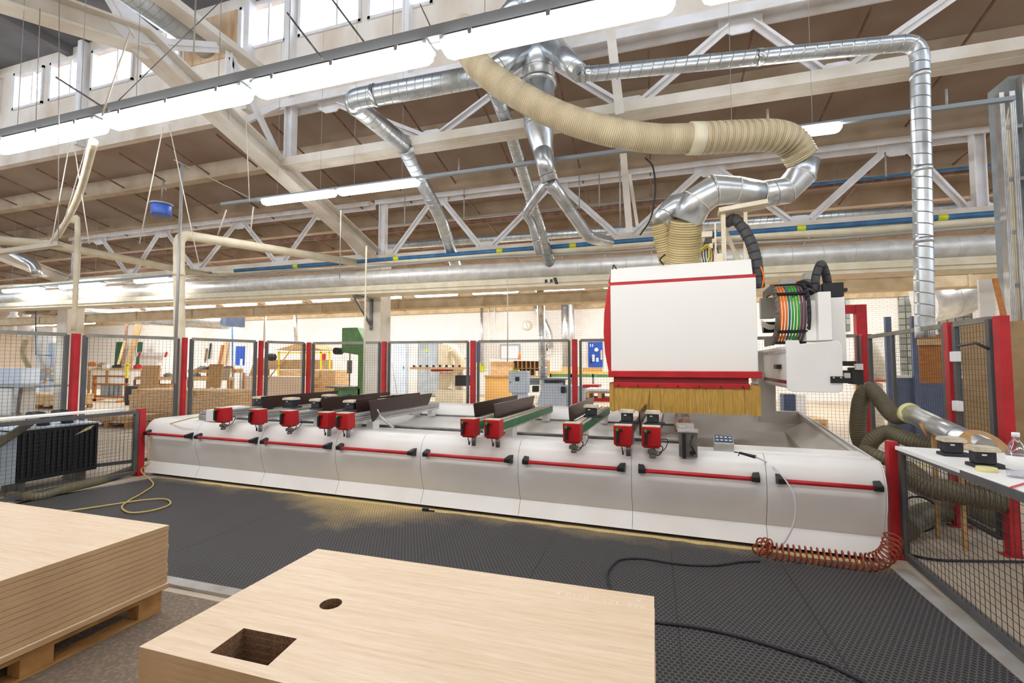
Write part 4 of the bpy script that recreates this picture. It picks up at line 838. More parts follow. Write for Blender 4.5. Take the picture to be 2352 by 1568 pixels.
# motor and small boxes inside the chain, next to the hood
mb = MB(); mb.box(mY(1762, 708, 1.95), (.16, .12, .26)); build('junction_box', mb, M['grey_white'], mc, bevel=.01)
mb = MB(); q = mY(1752, 752, 1.9); mb.cyl(q, q + V(.16, 0, 0), .07, 14); build('servo_motor', mb, M['black'], mc)
mb = MB()
for i in range(5): q = mY(1748, 735 + 3 * i, 1.35); e = mY(1785, 745 + 2 * i, 1.45); mb.tube(catmull([q, (q + e) / 2 + V(0, 0, -.03), e], 5), .005, 6)
build('cable_bundle', mb, M['girder'], mc)
# --- arm of the gantry with its cover, cabinets and foot
ay = 1.0
a = mY(1805, 790, ay); b = mY(1938, 902, ay); zt_, zb_ = a.z, b.z; ax0, ax1 = a.x, b.x
r_ = .05; poly = [(ax0, zt_ + .04), (ax0 + .12, zt_ + .04), (ax0 + .13, zt_), (ax1 - .03, zt_ + .03), (ax1, zt_ - .03), (ax1, zb_ + r_), (ax1 - .015, zb_ + .015), (ax1 - r_, zb_), (ax0 + .05, zb_), (ax0, zb_ + .03)]
mb = MB(); mb.prism([(x, ay, z) for x, z in poly], (0, .03, 0)); build('arm_end_plate', mb, M['white'], mc, bevel=.006)
mb = MB(); mb.prism([(x, ay + .03, z - (.0)) for x, z in [(ax0 + .005, zt_ - .02), (ax1 - .02, zt_ - .02), (ax1 - .02, zb_ + .05), (ax0 + .04, zb_ + .03), (ax0 + .005, zb_ + .06)]], (-.0, 1.7, 0)); build('arm', mb, M['white'], mc)
mb = MB()
for z in (zt_ - .06,): mb.b2((ax0 - .012, ay + .04, z - .03), (ax0 + .005, ay + 1.3, z + .01))
for i in range(12): mb.b2((ax0 - .02, ay + .06 + i * .1, zt_ - .085), (ax0 + .0, ay + .1 + i * .1, zt_ - .06))
build('arm_rail', mb, M['alu'], mc)
mb = MB(); mb.b2((ax0 - .012, ay + .04, zb_ + .085), (ax0 + .006, ay + 1.3, zb_ + .12)); build('arm_lower_rail', mb, M['dark_red'], mc)
mb = MB(); q = mY(1785, 842, ay + .3); mb.box((ax0 - .02, ay + .35, q.z), (.05, .16, .05)); build('arm_stop', mb, M['black'], mc)
mb = MB(); q = mY(1908, 864, ay - .02); q2 = mY(1962, 880, ay - .02); mb.b2((q.x, ay - .02, q2.z), (q2.x, ay, q.z)); q3 = mY(1980, 830, ay); mb.b2((q2.x - .02, ay - .03, q2.z - .01), (q3.x, ay + .1, q3.z - .06)); mb.box((q3.x - .12, ay + .1, q3.z - .02), (.18, .1, .05)); mb.box((q3.x - .1, ay + .05, q2.z + .1), (.12, .08, .06)); build('sensor_bracket', mb, M['black'], mc, bevel=.004)
mb = MB(); q = mY(1972, 842, ay - .04); mb.box(q, (.06, .06, .06)); q = mY(1945, 862, ay); mb.box(q, (.05, .05, .05)); mb.cyl(mY(1915, 867, ay - .03), mY(1915, 867, ay), .009, 8); mb.cyl(mY(1932, 867, ay - .03), mY(1932, 867, ay), .009, 8); build('sensor', mb, M['grey_white'], mc)
# cabinets standing on the arm
a = mY(1878, 670, 1.25); b = mY(1905, 781, 1.25); c_ = mY(1865, 675, 1.25)
mb = MB(); mb.b2((a.x, 1.25, b.z), (b.x + .03, 1.75, a.z)); mb.b2((a.x - .1, 1.33, b.z), (a.x, 1.7, a.z - .08)); build('control_cabinet', mb, M['ltblue'] if False else M['white2'], mc, bevel=.008)
a = mY(1908, 683, 1.5); b = mY(1946, 832, 1.5); mb = MB(); mb.b2((a.x, 1.5, b.z), (b.x, 1.95, a.z)); build('control_cabinet', mb, M['white2'], mc, bevel=.008)
mb = MB(); q = mY(1908, 668, 1.6); mb.box(q, (.2, .2, .16)); mb.box(q + V(.12, 0, 0), (.06, .1, .04)); build('fan_unit', mb, M['black'], mc, bevel=.006)
mb = MB(); mb.tube(catmull([mY(1872, 672, 1.6), mY(1874, 635, 1.6), mY(1886, 606, 1.6), mY(1898, 635, 1.7), mY(1902, 668, 1.75)], 10), .045, 16); build('black_hose', mb, M['blackhose'], mc)
mb = MB(); mb.tube(catmull([mY(1835, 655, 1.8), mY(1855, 650, 1.7), mY(1872, 662, 1.6)], 8), .05, 14); mb.tube(catmull([mY(1840, 672, 1.7), mY(1855, 668, 1.6), mY(1876, 676, 1.5)], 8), .04, 14); build('black_hose', mb, M['black'], mc)
mb = MB(); mb.box(mY(1861, 638, 2.0), (.14, .14, .12)); build('air_filter', mb, M['grey_white'], mc); mb = MB(); mb.box(mY(1808, 648, 1.9), (.16, .1, .08)); build('air_filter', mb, M['grey_white'], mc)
# gantry column behind, and curved foot
a = mY(1742, 880, 2.3); b = mY(1780, 950, 2.3)
mb = MB(); mb.b2((a.x, 2.3, .3), (b.x + .02, 2.9, 1.5)); mb.b2((a.x, 2.4, 1.35), (ax1 - .1, 2.95, zt_ - .03)); build('gantry_column', mb, M['grey_white'], mc, bevel=.02)
# ================================================================= things standing on the machine
def flap(name, label, p0, p1, h, low=0.0, group='brown angled panels on the work supports'):
    """brown board standing beside a support, p0 front and p1 rear (machine frame, at its foot)"""
    p0, p1 = V(p0), V(p1); d = (p1 - p0).normalized(); L = (p1 - p0).length; up = V(0, 0, 1); off = d.cross(up) * .012
    prof = [(0.0, h * .9), (.015, h), (L - .01, h * 1.0), (L, h * .93), (L - .1, 0.03), (L - .13, 0), (.22, 0), (.18, -.05), (.1, -.1), (.07, -.1)]
    W_ = [MM @ (p0 + d * s + up * z) for s, z in prof]; mb = MB(); mb.prism(W_, (MM.to_3x3() @ off))
    o = one(name, label, 'panel', mb, M['brown_board'], group, bevel=.003)
    mb = MB()
    for s in (.1, .24, L - .18): q = MM @ (p0 + d * s + up * h * .45 - off * .2); mb.box(q, (.012, .02, h * .6), rz=MA)
    build('fixing_slot', mb, M['black'], o); return o
def flp(px0, y0t, px1, y1t, lab, h=.17, zt=1.2, z1=None):
    a = mZ(px0, y0t, zt); b = mZ(px1, y1t, zt); b.z = zt
    L = (b - a).length
    if L > 1.75: b = a + (b - a) * (1.75 / L)
    flap('side_panel', lab, (a.x, a.y, zt - h), (b.x, b.y, zt - h), h)
FL = [(-7.0, .28, 'brown panel behind the leftmost red box'), (-5.98, .3, 'brown panel right of the third red box'), (-5.42, .3, 'brown panel between the fourth and fifth red boxes'), (-5.16, .22, 'brown panel right of the fifth red box, nearest of the left group'),
      (-3.78, .3, 'brown panel left of the green sided support with the sixth red box'), (-3.50, .22, 'brown panel between the two green sided supports'), (-2.66, .28, 'brown panel left of the wide green sided support'), (-1.93, .2, 'dark panel between the two rightmost red boxes')]
for x, y0, l in FL:
    flap('side_panel', l, (x, y0, .99), (x, y0 + 1.55, .99), .17 if x < -2 else .14)
for x, y0 in ((-5.1, .3), (-5.5, .3)):
    pass
mb = MB(); q = V(-5.02, .25, .97); a = MM @ q; b = MM @ (q + V(.22, -.02, -.13)); mb.tube([a, b], [.02, .014], 12); mb.tube([a + V(0, 0, .03), a + V(-.03, 0, .08)], .008, 8); one('clamp_lever', 'silver lever hanging right of the fifth red box', 'lever', mb, M['alu'])
def pod(name, label, p, w=.13, l=.11, hh=.085, group='black suction blocks', rz=0, foot=True):
    w_ = MM @ V(p); t = thing(name, label, 'clamping block', w_, group); t.rotation_euler = (0, 0, MA + rz); OFF[t] = V(0, 0, 0)
    mb = MB(); mb.box((.02, 0, .012), (w + .05, l + .0, .022)); build('base_plate', mb, M['rubber'], t, bevel=.004)
    mb = MB(); mb.box((0, 0, .025 + hh / 2), (w * .8, l * .85, hh)); build('rubber_block', mb, M['rubber'], t, bevel=.008)
    mb = MB(); mb.box((0, 0, .035 + hh), (w * 1.05, l * 1.1, .022)); mb.box((0, 0, .05 + hh), (w * .95, l, .012)); build('suction_pad', mb, M['felt'], t, bevel=.004)
    mb = MB(); mb.box((-w * .1, -l * .43, .025 + hh * .75), (.025, .004, .01)); build('sticker', mb, M['paper'], t)
    return t
PODS = [(-7.29, .55, 'suction block on the leftmost support'), (-6.67, .5, 'front suction block on the second support'), (-6.67, 1.25, 'rear suction block on the second support'), (-6.15, .45, 'front suction block on the third support'), (-6.15, 1.5, 'rear suction block on the third support'), (-5.57, .42, 'suction block on the fourth support'), (-5.57, 1.2, 'rear suction block on the fourth support'), (-5.29, .75, 'suction block on the fifth support')]
for x, y, l in PODS: pod('suction_block', l, (x, y, 1.0), .17, .14)
pod('suction_block', 'suction block on the dusty wide support right of centre', (-2.50, .75, 1.0), .15, .11)
pod('suction_block', 'suction block on the support left of the rightmost red box', (-2.055, .32, 1.0), .14, .12)
pod('suction_block', 'suction block behind the rightmost red box', (-1.80, .30, 1.0), .14, .12)
# air gun with its tube, coil hose
t = thing('air_gun', 'black air blow gun lying on the right end of the machine', 'tool', MM @ V(-.9, .2, .815))
mb = MB(); a = MM @ mZ(1700, 1040, .83); b = MM @ mZ(1735, 1049, .83); mb.tube([a, b], [.011, .014], 12); mb.tube([a, a + V(-.05, -.02, .01)], .005, 8); mb.tube([a + V(0, 0, .01), a + V(-.02, -.03, -.02)], .004, 8); build('gun_body', mb, M['black'], t)
W0 = lambda px, py, y: MM @ mY(px, py, y)
mb = MB(); mb.tube(catmull([b, W0(1762, 1062, .06), W0(1795, 1090, -.07), W0(1824, 1140, -.12), W0(1826, 1190, -.12), W0(1808, 1235, -.12), W0(1785, 1262, -.1)], 10), .007, 8)
one('air_tube', 'clear plastic tube hanging from the air gun to the coiled hose', 'hose', mb, M['clear'])
pth = catmull([W0(1770, 1262, -.08), W0(1745, 1258, -.14), W0(1770, 1275, -.2), W0(1830, 1282, -.2), W0(1920, 1286, -.2), W0(2000, 1290, -.2), W0(2040, 1270, -.12), W0(2052, 1230, .0)], 60)
cum = 0; cp = []; R0 = .062; prev = pth[0]; N_ = len(pth)
dense = resamp(pth, .0022); turns = 30
for i, p in enumerate(dense):
    d = (dense[min(i + 3, len(dense) - 1)] - dense[max(i - 3, 0)]).normalized(); x = d.cross(V(0, 0, 1)).normalized(); y = x.cross(d)
    a = 2 * PI * turns * i / len(dense); rr = R0 * (1 if 10 < i < len(dense) - 10 else .8); c_ = V(p); c_.z = max(c_.z, .075)
    cp.append(c_ + x * rr * math.cos(a) + y * rr * math.sin(a))
mb = MB(); mb.tube(cp, .0065, 8); one('coiled_hose', 'rusty orange coiled air hose lying at the right foot of the machine', 'hose', mb, M['coil'])
def floor_hose(label, pts, r, m, z=None, k=12, cat='hose', name='air_hose'):
    P = catmull([aZ(a, b, (z if z else r) + .016) if not isinstance(a, V if False else Vector) else a for a, b in pts], k); mb = MB(); mb.tube(P, r, 10); return one(name, label, cat, mb, m)
floor_hose('black cable lying from the coiled hose and looping towards the near boards', [(1745, 1288), (1700, 1290), (1640, 1298), (1560, 1295), (1480, 1283), (1425, 1285), (1398, 1310), (1396, 1330), (1405, 1365), (1420, 1420)], .008, M['rubber'], name='power_cable', cat='cable')
floor_hose('black cable lying across the lower right of the rubber mat', [(1440, 1415), (1505, 1428), (1600, 1440), (1700, 1462), (1800, 1492), (1900, 1525), (2010, 1580), (2100, 1640)], .009, M['rubber'], name='power_cable', cat='cable')
mb = MB(); P = catmull([W0(345, 1062, -.12), MM @ V(-8.75, -.12, .1)] + [aZ(a, b, .03) for a, b in ((352, 1110), (330, 1130), (295, 1150), (280, 1165), (300, 1177), (350, 1172), (390, 1158), (380, 1146), (330, 1148), (260, 1158), (180, 1170), (100, 1180))], 12); mb.tube(P, .009, 8); one('air_hose', 'yellow air hose making a loop on the mat at the left end of the machine', 'hose', mb, M['yhose'])
mb = MB(); P = catmull([W0(340, 1060, -.12), W0(345, 1010, -.04), W0(375, 980, .1), MM @ mZ(430, 962, .85), MM @ mZ(470, 955, .85)], 12); mb.tube(P, .007, 8); one('air_hose', 'yellow air hose draped over the left end deck of the machine', 'hose', mb, M['yhose'])
mb = MB(); P = catmull([W0(342, 1066, -.14)] + [aZ(a, b, .012) for a, b in ((300, 1085), (200, 1108), (100, 1130), (20, 1150))], 12); mb.tube(P, .009, 8); one('air_hose', 'yellow air hose running along the floor below the left low fence', 'hose', mb, M['yhose'])
# dust heap strip along the base and small plug
mb = MB(); a = MM @ V(XL + 1.5, -.16, .016); 
n = 60; vs = []; random.seed(5)
for i in range(n + 1):
    x = XL + 1.2 + (7.5) * i / n; w = random.uniform(.015, .05); h = random.uniform(.004, .014)
    vs += [MM @ V(x, .0 - w * .2, .0165), MM @ V(x, -.03 - w * .3, .017 + h * .6), MM @ V(x, -.05 - w, .0168)]
mb.add(vs, [(3 * i + j, 3 * i + 3 + j, 3 * i + 4 + j, 3 * i + 1 + j) for i in range(n) for j in range(2)], True)
tag(build('sawdust', mb, mk('sawdust', 'DCC48C', .95, h2='C4A768', scale=60, bump=.4)), 'yellow sawdust drift along the foot of the machine', 'sawdust', kind='stuff')
mb = MB(); a = MM @ V(-4.16, -.1, .03); mb.box(a, (.07, .03, .03)); mb.box(a + V(.07, 0, -.005), (.08, .015, .012)); one('cable_plug', 'small black plug lying at the foot of the machine near the middle', 'plug', mb, M['black'], bevel=.004)
# ================================================================= FENCES
def post(x, y, h, w, label, foot=True, rz=0):
    t = thing('fence_post', label, 'post', (x, y, 0), 'red posts of the safety fence')
    mb = MB(); mb.box((x, y, h / 2), (w, w, h), rz); build('shaft', mb, M['red_post'], t, bevel=.006)
    mb = MB(); mb.box((x, y, .006), (w * 2.0, w * 1.3, .012), rz); build('foot_plate', mb, M['red_post'], t)
    return t
def panel(a, b, z0, z1, label, group, pitch=.05, fw=.05, mid=None, gap=.1):
    a = V(a[0], a[1], 0); b = V(b[0], b[1], 0); d = (b - a); L = d.length; d.normalize(); a = a + d * gap; b = b - d * gap; L -= 2 * gap
    t = thing('mesh_panel', label, 'fence panel', ((a.x + b.x) / 2, (a.y + b.y) / 2, z0), group)
    for nm, p, q in (('top_rail', a + V(0, 0, z1), b + V(0, 0, z1)), ('bottom_rail', a + V(0, 0, z0), b + V(0, 0, z0))):
        mb = MB(); mb.bar(p, q, fw * .8, fw); build(nm, mb, M['drail'] if nm == 'top_rail' and z1 > 1.5 else M['frame'], t)
    for p in (a, b): mb = MB(); mb.bar(p + V(0, 0, z0), p + V(0, 0, z1), fw, fw * .8, up=(1, 0, 0)); build('upright', mb, M['frame'], t)
    if mid:
        for m in mid: mb = MB(); c = a + d * L * m; mb.bar(c + V(0, 0, z0), c + V(0, 0, z1), fw * .7, fw * .7, up=(1, 0, 0)); build('upright', mb, M['frame'], t)
    mb = MB(); n = int(L / pitch); s = .0024
    for i in range(1, n + 1): c = a + d * L * i / (n + 1); mb.box(c + V(0, 0, (z0 + z1) / 2), (s, s, z1 - z0))
    k = int((z1 - z0) / pitch)
    for i in range(1, k + 1): z = z0 + (z1 - z0) * i / (k + 1); mb.bar(a + V(0, 0, z), b + V(0, 0, z), s, s)
    build('wire_mesh', mb, M['wire'], t); return t
def topP(px, py, h): 
    r = ray(px, py); t = (h - CH) / r.z; return CO + r * t
FH = 2.05
PP = [(175, 766, .078), (425, 775, .062), (600, 782, .065), (710, 786, .07), (883, 784, .08), (1087, 782, .09), (1320, 779, .09)]
names = ['leftmost wide red fence post', 'red fence post just left of the machine', 'red fence post above the leftmost brown panels', 'thin red fence post left of the green bandsaw', 'red fence post in front of the white column', 'faded red fence post left of the orange cabinet', 'red fence post left of the machine hood']
pos = []
for (px, py, w), l in zip(PP, names):
    q = topP(px, py, FH); pos.append(q); post(q.x, q.y, FH, w, l, rz=0 if px > 800 else .1)
lab = ['mesh panel between the leftmost wide post and the post beside the machine', 'mesh panel in front of the stacked lumber', 'mesh panel in front of the white boards on the trolley', 'mesh panel in front of the green bandsaw', 'mesh panel in front of the grey cabinets', 'mesh panel in front of the wall clock area', 'mesh panel partly behind the machine hood']
q0 = V(-8.35, 3.2, 0)
q7 = V(1.1, 8.35, 0); pts = [q0] + pos + [q7]
lab2 = ['mesh panel at the left edge of the picture'] + lab
for i, (a, b) in enumerate(zip(pts, pts[1:])): panel(a, b, .12, FH - .02, lab2[i], 'tall mesh panels of the safety fence')
post(1.1, 8.35, FH, .12, 'red fence post hidden behind the machine arm')
# right part of the fence
pr = [V(3.45, 8.6, 0), V(2.74, 7.4, 0), topP(2181, 742, 2.02), V(2.83, 4.99, 0)]
post(3.0, 8.0, 2.05, .12, 'red fence post seen below the machine arm')
post(pr[2].x, pr[2].y, 2.03, .08, 'red fence post with a dark frame right of the orange board')
post(pr[3].x + .03, pr[3].y, 2.02, .08, 'widest red fence post at the right edge')
panel((1.1, 8.35), (3.0, 8.0), .12, FH - .02, 'mesh panel behind the machine arm', 'tall mesh panels of the safety fence')
panel((2.98, 7.9), (pr[2].x - .0, pr[2].y), .12, 2.0, 'long mesh panel with the orange board behind it', 'tall mesh panels of the safety fence', mid=[.38])
panel((pr[2].x, pr[2].y), (pr[3].x, pr[3].y), .12, 2.0, 'mesh door in front of the brown cardboard at the right', 'tall mesh panels of the safety fence')
for z in (1.68, 1.2):
    q = pr[2] + (pr[3] - pr[2]) * .22; mb = MB(); mb.box((q.x - .04, q.y, z), (.05, .08, .1), .1); one('switch_box', ('upper' if z > 1.5 else 'lower') + ' white switch box on the mesh door at right', 'switch', mb, M['paper'], bevel=.006)
mb = MB(); q = pr[2] + (pr[3] - pr[2]) * .25; e = pr[3] + (pr[2] - pr[3]) * .1; mb.tube([V(q.x - .03, q.y, 1.78), V((q.x + e.x) / 2, (q.y + e.y) / 2, 1.80), V(e.x - .03, e.y, 1.74)], .012, 8); one('door_stay', 'black bent stay arm across the mesh door at right', 'stay', mb, M['black'])
# tall red door frame far right behind the arm
a = aD(1972, 700, 8.6); t = thing('door_frame', 'tall red steel frame standing behind the machine arm', 'frame', (a.x, a.y, 0))
mb = MB(); mb.b2((a.x - .07, a.y - .07, 0), (a.x + .1, a.y + .07, a.z)); build('upright', mb, M['red_post'], t); mb = MB(); mb.b2((a.x - .8, a.y - .06, a.z - .16), (a.x - .07, a.y + .06, a.z)); build('lintel', mb, M['red_post'], t)
# low fences
post(-7.17, 4.86, .96, .09, 'short red post at the left end of the machine')
panel((-7.13, 4.85), (-7.05, 2.0), .06, .92, 'low mesh panel in front of the black ribbed unit', 'low mesh panels', gap=.08)
post(1.90, 4.66, .96, .07, 'short red post at the right end of the machine')
panel((1.95, 4.66), (1.80, 1.9), .05, .90, 'low mesh panel below the white table at the right', 'low mesh panels', gap=.06)
# right table with its things
t = thing('work_table', 'white topped table with a red leg behind the right low fence', 'table', (2.5, 3.6, 0))
mb = MB(); mb.prism([(1.90, 4.6, .90), (1.83, 1.7, .90), (3.0, 1.9, .90), (2.72, 4.45, .90)], (0, 0, .03)); build('table_top', mb, M['paper'], t, bevel=.003)
for p in ((2.62, 4.1), (2.7, 2.2), (2.1, 2.3)): mb = MB(); mb.b2((p[0] - .06, p[1] - .06, 0), (p[0] + .06, p[1] + .06, .9)); build('leg', mb, M['red_post'], t)
TT = .93
def tpos(px, py, z=TT): return aZ(px, py, z)
for i, (px, py, l) in enumerate(((2186, 1046, 'suction block with a white label on the white table'), (2258, 1072, 'suction block with an oval foot on the white table'))):
    q = tpos(px, py); t = pod('suction_block', l, MI @ q, .13, .11, .08)
    if i: mb = MB(); 
q = tpos(2266, 1082); mb = MB(); mb.lathe(q, [(.03, 0), (.05, 0), (.05, .026), (.03, .026), (.03, 0)], 24); one('tape_roll', 'yellow masking tape roll on the white table', 'tape', mb, M['tape'])
q = tpos(2338, 1096); t = thing('plastic_bottle', 'clear plastic bottle with a white cap on the white table', 'bottle', q)
mb = MB(); mb.lathe(q, [(0, .002), (.045, .002), (.048, .02), (.048, .15), (.044, .17), (.03, .2), (.016, .225), (.016, .24)], 24); build('body', mb, M['bottle'], t)
mb = MB(); mb.cyl(q + V(0, 0, .24), q + V(0, 0, .265), .018, 16); build('cap', mb, M['paper'], t)
mb = MB(); mb.lathe(q, [(.0485, .05), (.0488, .05), (.0488, .13), (.0485, .13)], 24); build('label', mb, M['paper'], t)
a = tpos(2318, 1120, TT + .005); b = tpos(2360, 1108, TT + .005); mb = MB(); mb.tube([a, a + (b - a) * .12, b], [.001, .005, .005], 10); one('red_pencil', 'red pen lying on the white table at the right edge', 'pen', mb, mk('pen_red', 'D8203C', .4))
# olive hoses at the right
def hose(label, pts, r, m, k=30, name='extraction_hose'):
    P = resamp(catmull(pts, k), .012); mb = MB(); mb.tube(P, [r + (.0018 if i % 2 else -.0014) for i in range(len(P))], 18); return one(name, label, 'hose', mb, m)
hose('olive ribbed hose rising at the machine right end and dipping to the metal pipe', [aD(1990, 1045, 5.2), aD(1972, 1000, 5.2), aD(1972, 950, 5.2), aD(1980, 910, 5.2), aD(1998, 893, 5.15), aD(2022, 918, 5.0), aD(2055, 955, 4.8), aD(2092, 948, 4.6)], .08, M['olive'])
hose('second olive hose arching low behind the short red post', [aD(1990, 1040, 5.0), aD(2005, 1010, 4.9), aD(2040, 992, 4.8), aD(2090, 1010, 4.6), aD(2170, 1030, 4.4)], .075, M['olive'])
hose('third olive hose lowest, entering behind the short red post', [aD(1985, 1035, 4.6), aD(2010, 1045, 4.4), aD(2050, 1060, 4.3)], .06, M['olive'])
hose('olive hose seen through the low mesh below the white table', [aD(2075, 1075, 4.3), aD(2130, 1115, 4.1), aD(2190, 1130, 4.0), aD(2300, 1150, 3.9)], .095, M['olive'])
hose('olive hose coil near the floor behind the low mesh', [aZ(2080, 1215, .12), aZ(2120, 1180, .12), aZ(2200, 1175, .12), aZ(2290, 1190, .12)], .1, M['olive'])
t = thing('extraction_pipe', 'dull silver pipe with a round wooden collar above the white table', 'pipe', aD(2100, 955, 4.55))
a = aD(2088, 948, 4.6); b = aD(2262, 1030, 3.75); dd = (b - a).normalized()
mb = MB(); mb.tube([a, b], .088, 24); build('pipe_skin', mb, M['galvs'], t)
mb = MB(); mb.tube([a - dd * .02, a - dd * .02, a + dd * .03, a + dd * .03], [.08, .1, .1, .08], 24); build('tape_band', mb, M['tape'], t)
nn = (dd * .75 + V(0, 0, .75)).normalized(); mb = MB(); mb.tube([b - nn * .02, b - nn * .02, b + nn * .01, b + nn * .01, b + nn * .012, b - nn * .02], [.085, .17, .17, .075, .075, .085], 32, cap=False); build('wooden_collar', mb, M['ply'], t)
mb = MB(); mb.cyl(b - nn * .012, b - nn * .01, .074, 24); build('opening', mb, M['black'], t)
for f in (.35, .7):
    c = a + (b - a) * f; mb = MB(); mb.tube([c + V(-.1, -.02, -.0), c + V(-.05, 0, -.1), c + V(.05, 0, -.11), c + V(.12, .02, -.02)], .014, 8); mb.b2((c.x - .015, c.y - .03, .93 if f > .6 and False else 0), (c.x + .015, c.y, c.z - .1)); build('wooden_saddle', mb, M['ply'], t)
mb = MB(); P = [aZ(2075, 1270, .012), aZ(2150, 1285, .012), aZ(2250, 1288, .012), aZ(2380, 1290, .012)]; mb.tube(catmull(P, 8), .01, 8); one('power_cable', 'black cable on the floor running under the right low fence', 'cable', mb, M['rubber'])
mb = MB(); c = aZ(2110, 1180, .2) ; mb.tube([c + V(.16 * math.cos(a_ * PI / 10), 0, .16 * math.sin(a_ * PI / 10)) for a_ in range(20)], .009, 8, closed=True); one('power_cable', 'black cable ring hanging behind the right low fence', 'cable', mb, M['rubber'])
# left unit behind the low fence
t = thing('vacuum_pump', 'black ribbed cabinet with two round black fittings behind the left low fence', 'pump', (-7.9, 3.6, 0))
c0 = aX(45, 1110, -7.45); c1 = aX(226, 1060, -7.45)
y0, y1 = 3.72, 4.5; 
a = aX(45, 1000, -7.5); b = aX(226, 978, -7.5); y0, y1, ztop = a.y, b.y, .78
mb = MB(); mb.b2((-8.1, y0, .14), (-7.5, y1, ztop)); 
for i in range(14): y = y0 + (y1 - y0) * (i + .5) / 14; mb.b2((-7.5, y - .012, .2), (-7.48, y + .012, ztop - .04))
build('ribbed_case', mb, M['black'], t)
mb = MB(); mb.b2((-8.1, y0 - .02, ztop), (-7.48, y1 + .01, ztop + .02)); build('top_plate', mb, M['ltblue'], t)
mb = MB(); mb.b2((-8.1, 2.0, .15), (-7.5, y0 - .02, ztop - .02)); build('side_case', mb, M['greycab'], t)
for px in (100, 155): q = aX(px, 962, -7.7); q.z = ztop + .02; mb = MB(); mb.tube(fillet([q, q + V(0, 0, .13), q + V(-.0, -.16, .13)], .07), .065, 16); build('round_fitting', mb, M['black'], t)
mb = MB(); q = aX(205, 985, -7.47); mb.prism([(-7.476, q.y - .16, q.z - .06), (-7.476, q.y + .02, q.z + .0), (-7.476, q.y + .06, q.z + .05), (-7.476, q.y - .02, q.z + .03)], (.003, 0, 0)); build('tape_strip', mb, M['tape'], t)
for y in (y0 + .1, y1 - .1): mb = MB(); mb.b2((-7.95, y - .03, 0), (-7.6, y + .03, .14)); build('foot', mb, M['steel'], t)
hose('brown suction hose from the round fitting on the black unit', [aX(85, 960, -7.7), aX(55, 980, -7.5), aX(25, 1000, -7.4), aX(-20, 1030, -7.3)], .045, M['olive'])
hose('long grey hose on the floor behind the left low fence', [aZ(308, 1075, .05), aZ(240, 1100, .05), aZ(160, 1120, .05), aZ(90, 1140, .05), aZ(20, 1138, .05)], .05, M['olive'])
# white topped bench strip behind the low fence
mb = MB(); mb.prism([(-7.2, 4.65, .955), (-7.45, 4.5, .955), (-7.4, 1.6, .955), (-7.14, 1.6, .955)], (0, 0, .02)); o = one('bench_top', 'long white board lying along the top of the left low fence', 'board', mb, M['paper'])
